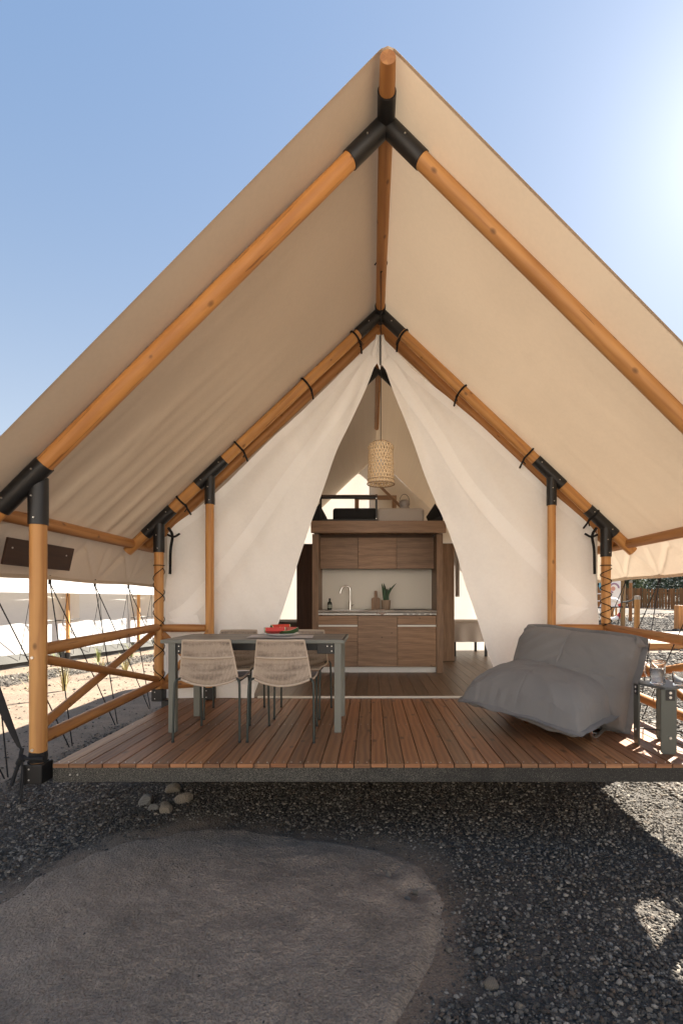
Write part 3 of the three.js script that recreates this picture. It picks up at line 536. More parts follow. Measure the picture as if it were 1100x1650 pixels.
// wide black strap from the left front post foot up to the awning
tag(mesh('tension_strap', (() => {
  const A = V(-2.265, 0.10, -3.24), B = V(-2.60, 1.38, -3.1), g = sheet(1, 20, (u, v) => { const p = A.clone().lerp(B, v), w = lerp(0.045, 0.19, Math.pow(v, 0.8)); return [p.x - (1 - u) * w, p.y + (1 - u) * 0.02, p.z + 0.02 * u]; });
  const g2 = g.clone().translate(0.004, 0, -0.004); return [g, g2, tube([[-2.265, 0.11, -3.225], [-2.275, 0.03, -3.215], [-2.30, -0.05, -3.21], [-2.315, -0.12, -3.2]], 0.013), tube([[-2.255, 0.06, -3.215], [-2.25, -0.05, -3.2], [-2.258, -0.18, -3.19]], 0.007), tube([[-2.25, 0.06, -3.2], [-2.235, -0.06, -3.19], [-2.245, -0.23, -3.18]], 0.006), rod([-2.285, 0.015, -3.22], [-2.245, 0.06, -3.2], 0.022, 0.026, { wob: 0.2, seg: 10 }), tube([[-2.26, 0.05, -3.215], [-2.2, 0.05, -3.205], [-2.13, 0.045, -3.225]], 0.011)];
})(), std({ color: rgb(0.014, 0.014, 0.015), roughness: 0.9, side: THREE.DoubleSide })), 'wide black webbing strap knotted at the foot of the left front post', 'strap');
// dark board on the left flap
{
  const t = thing('wooden_board', 'dark brown wooden board fixed to the left side flap behind the front post', 'board');
  const b = mesh('panel', box(0.02, 0.2, 0.79, 0, 0, 0, { r: 0.003, grain: 2 }), std({ map: M.walnut.map, roughness: 0.6, color: rgb(0.15, 0.095, 0.07) }), t);
  b.position.set(-2.63, 1.43, -3.96); b.rotation.z = -0.22;
  for (const z of [-0.3, 0.34]) { const s = mesh('screw', disc(0.012, 0.03, z, 0.007, 0.006, 'x'), M.screw, b); }
}

// ------------------------------------------------------------------ kitchen
{
  const k = thing('kitchen_unit', 'wooden kitchen unit with sink, wall cupboards and a cream splashback inside the tent', 'kitchen unit');
  const Z = -7.38, add = (n, g, m, p = k) => mesh(n, g, m, p);
  for (const x of [-0.83, 1.015]) add('side_panel', box(0.09, 2.06, 0.64, x, 1.03, Z - 0.31, { grain: 1 }), M.oak[2]);
  add('back_panel', box(1.76, 2.04, 0.02, 0.09, 1.03, Z - 0.62, { r: 0 }), M.cream);
  add('splashback', box(1.75, 0.62, 0.012, 0.09, 1.25, Z - 0.58, { r: 0 }), M.cream);
  add('carcass', [box(1.75, 0.72, 0.54, 0.09, 0.45, Z - 0.32, { r: 0 }), box(1.75, 0.47, 0.30, 0.09, 1.81, Z - 0.42, { r: 0 })], M.walnut);
  const cols = [[-0.782, -0.205], [-0.2, 0.385], [0.39, 0.962]];
  const front = (n, c, y0, y1, z, m) => add(n, box(c[1] - c[0], y1 - y0, 0.018, (c[0] + c[1]) / 2, (y0 + y1) / 2, z, { r: 0.002, grain: 0 }), m);
  cols.forEach((c, i) => front('wall_cupboard_door', [c[0], c[1]], 1.562, 2.04, Z - 0.26, M.oak[i]));
  front('base_cupboard_door', cols[1], 0.09, 0.848, Z, M.oak[0]);
  for (const i of [0, 2]) {
    front('drawer_front', cols[i], 0.716, 0.848, Z, M.oak[1]);
    add('handle_strip', box(cols[i][1] - cols[i][0], 0.026, 0.02, (cols[i][0] + cols[i][1]) / 2, 0.698, Z, { r: 0.003 }), M.whitePaint);
  }
  front('drawer_front', cols[0], 0.47, 0.682, Z, M.oak[0]); front('drawer_front', cols[0], 0.09, 0.466, Z, M.oak[2]); front('base_cupboard_door', cols[2], 0.09, 0.682, Z, M.oak[1]);
  const top = add('worktop', box(1.75, 0.034, 0.62, 0.09, 0.912, Z - 0.28, { r: 0.003 }), M.stoneTop);
  const strip = add('edge_strip', box(1.75, 0.026, 0.02, 0.09, 0.872, Z, { r: 0.003 }), M.whitePaint);
  for (let i = 0; i < 6; i++) add('vent_slot', box(0.05, 0.009, 0.004, 0.5 + i * 0.085, 0.872, Z + 0.0115, { r: 0 }), M.black, strip);
  add('dark_gap_strip', box(1.74, 0.10, 0.02, 0.09, 2.055, Z - 0.30, { r: 0 }), M.walnut); add('plinth', box(1.75, 0.08, 0.02, 0.09, 0.04, Z - 0.05, { r: 0.002 }), M.whitePaint);  // dark strip over the cupboards stands in for the shaded gap there
  add('sink', [box(0.5, 0.006, 0.36, -0.36, 0.931, Z - 0.25, { r: 0.002 })], M.chrome, top);
  const f = add('tap', [tube([[-0.33, 0.93, Z - 0.4], [-0.33, 1.2, Z - 0.4], [-0.34, 1.27, Z - 0.4], [-0.39, 1.3, Z - 0.39], [-0.45, 1.28, Z - 0.37], [-0.48, 1.21, Z - 0.36], [-0.482, 1.18, Z - 0.36]], 0.013, { n: 40, seg: 10 }), rod([-0.33, 0.925, Z - 0.4], [-0.33, 1.06, Z - 0.4], 0.02, 0.02, { wob: 0 }), rod([-0.32, 0.99, Z - 0.39], [-0.27, 1.01, Z - 0.37], 0.008, 0.006, { wob: 0 })], M.chrome);
  add('hob', box(0.5, 0.008, 0.42, 0.6, 0.932, Z - 0.28, { r: 0.003 }), M.black, top);
}
{ // sleeping loft on top
  const l = thing('sleeping_loft', 'sleeping loft platform above the kitchen with a black guard rail', 'loft');
  const add = (n, g, m, p = l) => mesh(n, g, m, p);
  add('front_beam', box(1.98, 0.175, 0.06, 0.105, 2.155, -7.30, { grain: 0, r: 0.004 }), M.oak[0]);
  add('platform', box(1.96, 0.12, 3.2, 0.105, 2.15, -8.95, { r: 0.004 }), M.oak[2]);
  const r = add('guard_rail', [box(0.84, 0.03, 0.035, -0.34, 2.60, -7.38, { r: 0.004 }), box(0.03, 0.42, 0.03, 0.075, 2.44, -7.38, { r: 0.004 }), box(0.84, 0.035, 0.03, -0.34, 2.265, -7.38, { r: 0.004 }), box(0.03, 0.42, 0.03, -0.75, 2.44, -7.38, { r: 0.004 })], M.black);
  add('rail_cap', box(0.86, 0.022, 0.05, -0.34, 2.63, -7.38, { r: 0.004, grain: 0 }), M.walnut, r);
  for (const y of [2.59, 2.29]) add('bolt', disc(0.075, y, -7.363, 0.009, 0.006, 'z'), M.screw, r);
  for (const [a, b, c] of [[-0.89, -0.775, -0.665], [0.8, 0.95, 1.07]]) {
    const s = new THREE.Shape(); s.moveTo(a, 0); s.lineTo(c, 0); s.lineTo(b, 0.28); if (b < 0) s.lineTo(a, 0.12); else s.lineTo(c, 0.1); s.closePath();
    add('side_guard', new THREE.ExtrudeGeometry(s, { depth: 1.2, bevelEnabled: false }).translate(0, 2.245, -8.62), M.blackNet);
  }
}
const cushionGeo = (w, h, d) => { const g = new RoundedBoxGeometry(w, h, d, 4, 0.045); return metric(g, 0); };
tag(mesh('mattress', cushionGeo(0.68, 0.27, 1.6).translate(-0.25, 2.36, -8.4), M.blackNet), 'black mattress behind the guard rail of the loft', 'mattress', 'mattresses on the loft');
tag(mesh('mattress', cushionGeo(0.72, 0.27, 1.6).translate(0.45, 2.36, -8.4), M.linen), 'pale grey mattress on the right half of the loft', 'mattress', 'mattresses on the loft');
{
  const t = thing('lantern', 'small grey lantern with a wire handle on the pale loft mattress', 'lantern', [0.53, 2.495, -7.95]);
  mesh('body', new THREE.LatheGeometry([[0, 0], [0.078, 0], [0.085, 0.02], [0.085, 0.06], [0.072, 0.075], [0.072, 0.1], [0.085, 0.11], [0.085, 0.15], [0.06, 0.185], [0, 0.19]].map((p) => new THREE.Vector2(...p)), 24), std({ color: rgb(0.36, 0.33, 0.32), roughness: 0.6 }), t);
  mesh('handle', tube(Array.from({ length: 13 }, (_, i) => [0.08 * Math.cos(i / 12 * Math.PI), 0.15 + 0.13 * Math.sin(i / 12 * Math.PI), 0]), 0.004), M.darkSteel, t);
}
// cupboards, beds and cloth beside the kitchen
{
  const a = thing('tall_cupboard', 'tall cupboard left of the kitchen unit with shade painted into its dark brown', 'cupboard', [-1.17, 0, -8.72], 0, 'tall cupboards beside the kitchen');
  mesh('carcass', box(0.28, 2.07, 0.5, 0, 1.035, -0.25, { grain: 1 }), std({ map: M.walnut.map, roughness: 0.6, color: rgb(0.2, 0.13, 0.1) }), a);  // shade is put into this dark wood colour
  const b = thing('tall_cupboard', 'tall wood grained cupboard right of the kitchen unit', 'cupboard', [1.34, 0, -8.72], 0, 'tall cupboards beside the kitchen');
  mesh('carcass', box(0.24, 2.08, 0.5, 0, 1.04, -0.27, { grain: 1 }), M.walnut, b); mesh('door', box(0.235, 2.06, 0.018, 0, 1.04, -0.009, { grain: 1, r: 0.002 }), M.oak[2], b);
  tag(mesh('hanging_towel', sheet(14, 20, (u, v) => [1.47 + 0.09 * u + 0.01 * v, lerp(2.0, 1.14, v), -8.8 + 0.03 * Math.sin(u * 9 + v * 2)]), M.linen), 'grey towel hanging beside the right tall cupboard', 'towel');
}
function bed(label, x0, x1, z0, z1, cover) {
  const t = thing('bed', label, 'bed', [(x0 + x1) / 2, 0, (z0 + z1) / 2], 0, 'beds at the back of the tent');
  const w = x1 - x0, d = Math.abs(z1 - z0), hy = 0.66;
  mesh('mattress', new RoundedBoxGeometry(w, 0.2, d, 3, 0.06).translate(0, hy - 0.11, 0), M.linen, t);
  mesh('cover', sheet(60, 30, (u, v) => {
    const s = (u * 2 - 1), hang = Math.max(0, Math.abs(s) - 0.72) / 0.28, x = Math.min(1, Math.abs(s) / 0.72) * Math.sign(s) * (w / 2 + 0.015) + Math.sign(s) * 0.05 * hang;
    const vf = v, front = Math.max(0, vf - 0.75) / 0.25, z = Math.min(1, vf / 0.75) * (d + 0.03) - d / 2 + 0.05 * front;
    return [x * (1), hy + 0.012 - Math.max(hang, front) * 0.36 - 0.02 * Math.min(1, hang + front) , z + 0.02 * Math.sin(x * 22) * front];
  }), cover, t);
  for (const sx of [-1, 1]) for (const sz of [-1, 1]) mesh('leg', box(0.05, 0.46, 0.05, sx * (w / 2 - 0.08), 0.23, sz * (d / 2 - 0.1), { r: 0.004 }), M.black, t);
}
bed('low bed with a pale taupe cover seen right of the tall cupboard', 1.52, 2.28, -9.45, -10.6, std({ color: rgb(0.45, 0.38, 0.33), bumpMap: rep(clothBump, 2, 2), bumpScale: 0.004, roughness: 0.95, side: THREE.DoubleSide }));
bed('bed with a dark cover seen left of the dark tall cupboard', -2.28, -1.4, -9.3, -10.6, std({ color: rgb(0.10, 0.085, 0.075), roughness: 0.95, side: THREE.DoubleSide }));

// worktop things
{
  const b = thing('soap_bottle', 'small dark bottle on the left of the kitchen worktop', 'bottle', [-0.635, 0.929, -7.6]);
  mesh('body', new THREE.LatheGeometry([[0, 0], [0.034, 0], [0.036, 0.01], [0.036, 0.1], [0.028, 0.12], [0.014, 0.13], [0.014, 0.15], [0, 0.15]].map((p) => new THREE.Vector2(...p)), 20), std({ color: rgb(0.02, 0.028, 0.02), roughness: 0.25 }), b);
  mesh('label', new THREE.CylinderGeometry(0.0366, 0.0366, 0.05, 20, 1, true).translate(0, 0.055, 0), std({ color: rgb(0.3, 0.33, 0.28), roughness: 0.7 }), b);
  mesh('cap', new THREE.CylinderGeometry(0.016, 0.016, 0.03, 16).translate(0, 0.163, 0), M.black, b);
  const s = new THREE.Shape(); s.moveTo(-0.065, 0); s.lineTo(0.065, 0); s.lineTo(0.065, 0.16); s.quadraticCurveTo(0.06, 0.185, 0.022, 0.19); s.lineTo(0.02, 0.29); s.quadraticCurveTo(0, 0.305, -0.02, 0.29); s.lineTo(-0.022, 0.19); s.quadraticCurveTo(-0.06, 0.185, -0.065, 0.16); s.closePath();
  const c = mesh('chopping_board', metric(new THREE.ExtrudeGeometry(s, { depth: 0.016, bevelEnabled: true, bevelSize: 0.003, bevelThickness: 0.003, bevelSegments: 1 }), 1), M.oakPale);
  c.position.set(0.07, 0.932, -7.86); c.rotation.x = -0.16; tag(c, 'wooden chopping board leaning on the splashback beside the potted plant', 'chopping board');
  const p = thing('potted_plant', 'upright green snake plant in a clay pot on the kitchen worktop', 'plant', [0.225, 0.929, -7.66]);
  mesh('pot', new THREE.LatheGeometry([[0, 0], [0.062, 0], [0.074, 0.14], [0.076, 0.15], [0.068, 0.15], [0.066, 0.135], [0, 0.135]].map((q) => new THREE.Vector2(...q)), 24), M.terracotta, p);
  for (let i = 0; i < 9; i++) {
    const a = rr(0, 6.28), r = rr(0.005, 0.04), h = rr(0.16, 0.31), lean = i === 8 ? 0.55 : rr(-0.28, 0.28), tw = rr(-0.6, 0.6), w = rr(0.016, 0.026);
    mesh('leaf', sheet(2, 8, (u, v) => { const ww = w * (v < 0.4 ? 0.75 + v * 0.6 : 1) * Math.pow(1 - Math.pow(v, 3), 0.7), c = Math.cos(tw + v * 0.4), k = (u - 0.5) * 2 * ww; return [Math.cos(a) * r + k * c + lean * h * v * v, 0.13 + h * v, Math.sin(a) * r * 0.5 + k * Math.sin(tw + v * 0.4) + (u === 0.5 ? 0.004 : 0)]; }), std({ color: rgb(0.03 * rr(0.8, 1.3), 0.06 * rr(0.8, 1.3), 0.03), roughness: 0.5, side: THREE.DoubleSide }), p);
  }
  tag(mesh('tea_towel', sheet(12, 16, (u, v) => { const x = 0.02 + 0.17 * u + 0.02 * v, over = Math.max(0, v - 0.55) / 0.45; return [x + over * 0.03 * (u - 0.6), 0.936 - over * 0.085 * (1 - 0.6 * Math.abs(u - 0.7)) + 0.012 * Math.abs(Math.sin(u * 9)), -7.52 + Math.min(v / 0.55, 1) * 0.155 + 0.006 * Math.sin(u * 12)]; }), std({ color: rgb(0.36, 0.28, 0.24), bumpMap: clothBump, bumpScale: 0.002, roughness: 0.95, side: THREE.DoubleSide })), 'crumpled pinkish tea towel over the worktop edge below the plant', 'tea towel');
}

// ------------------------------------------------------------------ woven pendant lamp
{
  const lz = -4.6, lx = 0.088, t = thing('pendant_lamp', 'woven bamboo pendant lamp shade hanging on a black cord from the ridge pole', 'lamp', [lx, 2.15, lz]);
  const R = (v) => 0.124 * (v > 0.86 ? Math.sqrt(Math.max(0.25, 1 - ((v - 0.86) / 0.17) ** 2)) : 1 - 0.10 * v), h = 0.385, strips = [];
  for (const dir of [1, -1]) for (let i = 0; i < 26; i++) {
    const a0 = i / 26 * Math.PI * 2;
    strips.push(sheet(1, 30, (u, v) => { const a = a0 + dir * (v * 1.5) + (u - 0.5) * 0.105, r = R(v) + dir * 0.0016 * Math.sin(v * 80 + i * 3); return [Math.cos(a) * r, v * h, Math.sin(a) * r]; }, (u, v) => [u, v]));
  }
  const s = mesh('shade', strips, M.rattan, t); s.userData.kind = 'stuff';
  for (const [y, r, rad] of [[0, 0.126, 0.005], [0.035, 0.125, 0.003], [h, R(1) + 0.002, 0.004]]) mesh('rim', new THREE.TorusGeometry(r, rad, 6, 48).rotateX(Math.PI / 2).translate(0, y, 0), M.rattanDark, t);
  mesh('cord', tube([[0, h, 0], [0, 1.0, 0], [0, 1.985, 0]], 0.0042), M.blackWeb, t);
  mesh('hook', tube([[0, 1.96, 0], [0.03, 2.0, 0], [0.058, 2.05, 0.01], [0.0, 2.082, 0.01], [-0.058, 2.03, 0]], 0.006), M.blackWeb, t);
  mesh('bulb', new THREE.SphereGeometry(0.035, 14, 10).translate(0, 0.2, 0), M.china, t);
}

// ------------------------------------------------------------------ dining table
{
  const t = thing('dining_table', 'long grey green metal dining table with a slatted top', 'table');
  const x0 = -1.70, x1 = -0.222, z0 = -4.02, z1 = -4.72, top = 0.755;
  for (let i = 0; i < 6; i++) { const w = (z0 - z1) / 6; mesh('top_slat', box(x1 - x0 - 0.03, 0.016, w - 0.004, (x0 + x1) / 2, top - 0.008, z0 - (i + 0.5) * w, { r: 0.002, grain: 0 }), M.greySlat[i % 3], t); }
  for (const [w, d, x, z] of [[x1 - x0, 0.012, (x0 + x1) / 2, z0 + 0.002], [x1 - x0, 0.012, (x0 + x1) / 2, z1 - 0.002], [0.014, 0.7, x0, (z0 + z1) / 2], [0.014, 0.7, x1, (z0 + z1) / 2]]) mesh('edge_trim', box(w, 0.028, d, x, top - 0.016, z, { r: 0.002 }), M.sage, t);
  for (const z of [z0 - 0.05, z1 + 0.05]) mesh('apron', box(x1 - x0 - 0.22, 0.06, 0.02, (x0 + x1) / 2, top - 0.06, z, { r: 0.002 }), M.black, t);
  for (const [x, z] of [[-1.615, -4.06], [-0.272, -4.06], [-1.615, -4.63], [-0.272, -4.63]]) {
    const l = mesh('leg', [box(0.056, 0.725, 0.012, x, 0.3625, z + 0.03, { r: 0.002 }), box(0.012, 0.725, 0.044, x + (x < -1 ? 0.022 : -0.022), 0.3625, z + 0.0, { r: 0.002 })], M.sage, t);
    const k = x < -1 ? 1 : -1; mesh('bracket', box(0.14, 0.085, 0.012, x + k * 0.1, top - 0.075, z + 0.012, { r: 0.002 }), M.black, l);
    for (const [dx, dy] of [[0.05, 0.02], [0.05, -0.02], [0.085, 0.02]]) mesh('bolt', disc(x + k * dx, top - 0.075 + dy, z + 0.02, 0.005, 0.004, 'z'), M.screw, l);
  }
}
// ------------------------------------------------------------------ wicker chairs (front is +z of the chair)
const chair = thing('wicker_chair', 'pale wicker chair on the near left of the table, its back to the camera', 'chair', [-1.245, 0, -4.0], Math.PI, 'wicker chairs round the dining table');
{
  // profile from seat front over the bend to the top of the back: z, y, half width, side lift, side wrap
  const prof = [[0.235, 0.452, 0.205, 0, 0], [0.215, 0.463, 0.213, 0.006, 0], [0.1, 0.45, 0.222, 0.018, 0], [-0.06, 0.432, 0.226, 0.03, 0.0], [-0.155, 0.421, 0.224, 0.045, 0.005], [-0.2, 0.425, 0.221, 0.052, 0.016], [-0.222, 0.455, 0.217, 0.042, 0.03], [-0.24, 0.54, 0.208, 0.018, 0.04], [-0.262, 0.64, 0.196, 0.004, 0.046], [-0.288, 0.745, 0.18, 0, 0.046], [-0.295, 0.772, 0.176, 0, 0.045]];
  const curve = (v) => { const f = v * (prof.length - 1), i = Math.min(prof.length - 2, Math.floor(f)), t = f - i, c = [0, 1, 2, 3, 4].map((k) => { const p0 = prof[Math.max(0, i - 1)][k], p1 = prof[i][k], p2 = prof[i + 1][k], p3 = prof[Math.min(prof.length - 1, i + 2)][k]; return 0.5 * (2 * p1 + (p2 - p0) * t + (2 * p0 - 5 * p1 + 4 * p2 - p3) * t * t + (3 * p1 - p0 - 3 * p2 + p3) * t * t * t); }); return c; };
  const at = (u, v, o = 0) => { const [z, y, w, lift, wrap] = curve(v), s = u * 2 - 1, e = s * s; const e2 = curve(Math.min(1, v + 0.01)), e1 = curve(Math.max(0, v - 0.01)); let tz = e2[0] - e1[0], ty = e2[1] - e1[1]; const l = Math.hypot(tz, ty); return [s * w, y + lift * e + o * (-tz / l), z + wrap * e + o * (ty / l)]; };
  const len = (v) => v * 0.95;
  const back = mesh('backrest', [sheet(20, 30, (u, v) => at(u, 0.52 + v * 0.48, 0.006), (u, v) => [u, 0.52 + v * 0.48]), sheet(20, 30, (u, v) => at(u, 0.52 + v * 0.48, -0.006), (u, v) => [u, 0.52 + v * 0.48])], M.wicker, chair);
  mesh('seat', [sheet(20, 24, (u, v) => at(u, v * 0.52, 0.006), (u, v) => [u, v * 0.52]), sheet(20, 24, (u, v) => at(u, v * 0.52, -0.006), (u, v) => [u, v * 0.52])], M.wicker, chair);
  const run = (f, n) => Array.from({ length: n + 1 }, (_, i) => f(i / n));
  mesh('rim', [tube(run((t) => at(0, t), 30), 0.0085, { n: 60 }), tube(run((t) => at(1, t), 30), 0.0085, { n: 60 }), tube(run((t) => at(t, 1), 12), 0.009, { n: 24 }), tube(run((t) => at(t, 0), 12), 0.009, { n: 24 })], M.cane, chair);
  mesh('cane_band', tube(run((t) => at(t, 0.80, -0.009), 14), 0.009, { n: 28 }), M.cane, back);
  mesh('cane_band', tube(run((t) => at(t, 0.52, -0.009), 14), 0.0095, { n: 28 }), M.cane, back);
  for (const s of [-1, 1]) {
    mesh('leg', tube([[s * 0.252, 0, -0.25], [s * 0.25, 0.2, -0.243], [s * 0.246, 0.42, -0.232], [s * 0.238, 0.462, -0.222], [s * 0.216, 0.474, -0.19], [s * 0.2, 0.45, -0.1], [s * 0.19, 0.428, 0.0]], 0.0095, { n: 30, seg: 8 }), M.chairLeg, chair);
    mesh('leg', tube([[s * 0.205, 0, 0.25], [s * 0.205, 0.12, 0.243], [s * 0.206, 0.41, 0.22], [s * 0.2, 0.436, 0.19], [s * 0.19, 0.428, 0.0]], 0.0095, { n: 30, seg: 8 }), M.chairLeg, chair);
    for (const p of [[0.252, -0.25], [0.205, 0.25]]) mesh('foot', new THREE.CylinderGeometry(0.011, 0.012, 0.014, 10).translate(s * p[0], 0.007, p[1]), M.black, chair);
  }
}
const CG = 'wicker chairs round the dining table';
copy(chair, 'wicker_chair', 'pale wicker chair in front of the plate, near side of table, back to camera', [-0.675, 0, -3.99], Math.PI - 0.03, CG);
copy(chair, 'wicker_chair', 'wicker chair on the far side of the table between the two near chairs, facing us', [-1.31, 0, -4.72], 0.05, CG);
copy(chair, 'wicker_chair', 'wicker chair on the far side of the table behind the plate of watermelon', [-0.66, 0, -4.72], -0.04, CG);

// ------------------------------------------------------------------ on the table
{
  const y = 0.757;
  tag(mesh('cloth_napkin', sheet(30, 14, (u, v) => { const x = lerp(-1.06, -0.50, u), z = lerp(-4.50, -4.12, v) + 0.05 * (u - 0.5); return [x + 0.03 * (v - 0.5), y + 0.003 + 0.005 * Math.max(0, N2(u * 6, v * 4, 801, 2) + 0.3), z]; }), std({ color: rgb(0.62, 0.58, 0.55), bumpMap: rep(clothBump, 3, 3), bumpScale: 0.002, roughness: 0.95, side: THREE.DoubleSide })), 'pale crumpled cloth under the white plate on the table', 'cloth');
  const p = thing('plate', 'white oval plate holding watermelon slices on the dining table', 'plate', [-0.79, y + 0.006, -4.33]);
  mesh('dish', new THREE.LatheGeometry([[0, 0], [0.08, 0.0], [0.12, 0.012], [0.155, 0.022], [0.155, 0.026], [0.12, 0.017], [0.08, 0.006], [0, 0.006]].map((q) => new THREE.Vector2(...q)), 40).scale(1.05, 1, 0.8), M.china, p);
  const red = std({ color: rgb(0.55, 0.05, 0.03), roughness: 0.4 }), rind = std({ color: rgb(0.03, 0.07, 0.02), roughness: 0.4 }), pale = std({ color: rgb(0.55, 0.6, 0.35), roughness: 0.5 });
  const slice = (label, x, z, ry, rx) => {
    const s = thing('watermelon_slice', label, 'watermelon', [x, y + 0.034, z], ry, 'watermelon slices on the plate');
    const wedge = (r0, r1, th) => { const sh = new THREE.Shape(); sh.absarc(0, 0, r1, Math.PI, 2 * Math.PI); if (r0 > 0) sh.absarc(0, 0, r0, 2 * Math.PI, Math.PI, true); sh.closePath(); return new THREE.ExtrudeGeometry(sh, { depth: th, bevelEnabled: false, curveSegments: 20 }).translate(0, 0.06, -th / 2).rotateX(rx); };
    mesh('flesh', wedge(0, 0.082, 0.034), red, s); mesh('pith', wedge(0.0825, 0.088, 0.034), pale, s); mesh('rind', wedge(0.0885, 0.0925, 0.035), rind, s);
    s.position.y += 0.012;
  };
  slice('left red watermelon slice on the plate', -0.84, -4.33, 0.25, 1.2); slice('right red watermelon slice lying flat on the plate', -0.74, -4.31, -0.35, -1.2);
  slice('rear red watermelon slice propped up on the plate', -0.79, -4.40, 0.6, -0.7);
}

// ------------------------------------------------------------------ beanbag lounger
{
  const t = thing('beanbag_lounger', 'wide dark grey fabric beanbag lounger with a seat cushion and a back cushion', 'lounger');
  const pillow = (w, h, up, down, s, flange) => {
    const face = (k) => sheet(90, 72, (u, v) => {
      const A = (u * 2 - 1) * (1 + flange / (w / 2)), B = (v * 2 - 1) * (1 + flange / (h / 2)), ca = Math.min(1, Math.abs(A)), cb = Math.min(1, Math.abs(B));
      const edge = Math.pow(Math.max(0, 1 - Math.pow(ca, 4.5)), 0.42) * Math.pow(Math.max(0, 1 - Math.pow(cb, 4.2)), 0.42);
      const pull = 0.05, rc = 1 - 0.05 * Math.pow(Math.abs(A * B), 3.5), x = A * w / 2 * rc * (1 - pull * (1 - B * B)), y = B * h / 2 * rc * (1 - pull * (1 - A * A));
      const body = Math.min(1, edge * 2.2), rim = smooth(0.75, 0.25, edge) * Math.min(1, edge * 5);
      const corner = Math.max(0, Math.abs(A * B) - 0.25);
      const wr = 0.06 * N2(A * 2.2 + s * 9, B * 2.2, s, 2) * body + 0.05 * N2((A + B * Math.sign(A)) * 5 + s, (A * Math.sign(B) - B) * 1.6, s + 3, 2) * body * (0.4 + corner * 2);
      const gather = 0.065 * N2(A * 11 + s, B * 1.5, s + 5, 2) * rim * smooth(0.6, 0.95, cb) + 0.065 * N2(A * 1.5, B * 9 + s, s + 7, 2) * rim * smooth(0.6, 0.95, ca);
      const wave = (1 - body) * 0.05 * N2(A * 3.2 + s * 3, B * 3.2, s + 11, 2);
      return [x, y, k * ((k > 0 ? up : down) * edge + (k > 0 ? 1 : 0.5) * (wr + gather) + 0.0025) + wave];
    }, (u, v) => [u * w, v * h]);
    return merge([face(1), face(-1)]);
  };
  const basis = (W_, U_, c) => { const w = V(...W_).normalize(), n0 = V(...U_).normalize(), n = V().crossVectors(w, n0).normalize(), u = V().crossVectors(n, w).normalize(); return new THREE.Matrix4().makeBasis(w, u, n).setPosition(...c); };
  // seat: along its width, towards the back
  const seatG = pillow(1.08, 0.86, 0.265, 0.10, 3, 0.065);
  { const p = seatG.attributes.position; for (let i = 0; i < p.count; i++) { const v = p.getY(i) / 0.45, u = p.getX(i) / 0.55; p.setZ(i, p.getZ(i) - 0.05 * Math.max(0, -v) ** 2 + 0.08 * Math.max(0, v) ** 2 - 0.03 * u * u); } seatG.computeVertexNormals(); }
  seatG.applyMatrix4(basis([0.68, -0.10, 0.73], [0.73, 0.03, -0.68], [1.45, 0.235, -4.24]));
  mesh('seat_cushion', seatG, M.grey, t);
  const backG = pillow(1.10, 0.82, 0.26, 0.11, 8, 0.055);
  { const p = backG.attributes.position; for (let i = 0; i < p.count; i++) { const v = p.getY(i) / 0.42, u = p.getX(i) / 0.55; p.setZ(i, p.getZ(i) - 0.05 * v * v); } backG.computeVertexNormals(); }
  backG.applyMatrix4(basis([0.68, -0.07, 0.73], [0.24, 0.90, -0.24], [1.77, 0.42, -4.43]));
  const bk = mesh('back_cushion', backG, M.grey, t);
  const ear = (x, y, z, a, L) => sheet(8, 8, (u, v) => { const k = (1 - v), w = 0.10 * k; return [x + Math.cos(a) * L * v + (u - 0.5) * w * -Math.sin(a), y + Math.sin(a) * L * v + (u - 0.5) * w * Math.cos(a), z + 0.025 * Math.sin(u * Math.PI) * k + 0.01 * Math.sin(v * 6)]; });
  mesh('corner', [ear(2.17, 0.735, -4.10, -0.4, 0.13), ear(2.17, 0.735, -4.112, -0.4, 0.13)], M.grey, bk);
  mesh('frame', [tube([[1.62, 0.17, -3.72], [1.68, 0.03, -3.78], [1.80, 0.016, -3.92], [1.95, 0.016, -4.15], [2.0, 0.05, -4.3], [2.0, 0.22, -4.38]], 0.016, { n: 40, seg: 10 }), tube([[1.25, 0.17, -4.22], [1.33, 0.03, -4.28], [1.42, 0.016, -4.42], [1.58, 0.016, -4.66], [1.66, 0.22, -4.82]], 0.016, { n: 40, seg: 10 }), line([1.80, 0.018, -3.93], [1.42, 0.018, -4.43], 0.012, 8)], M.chrome, t);
}

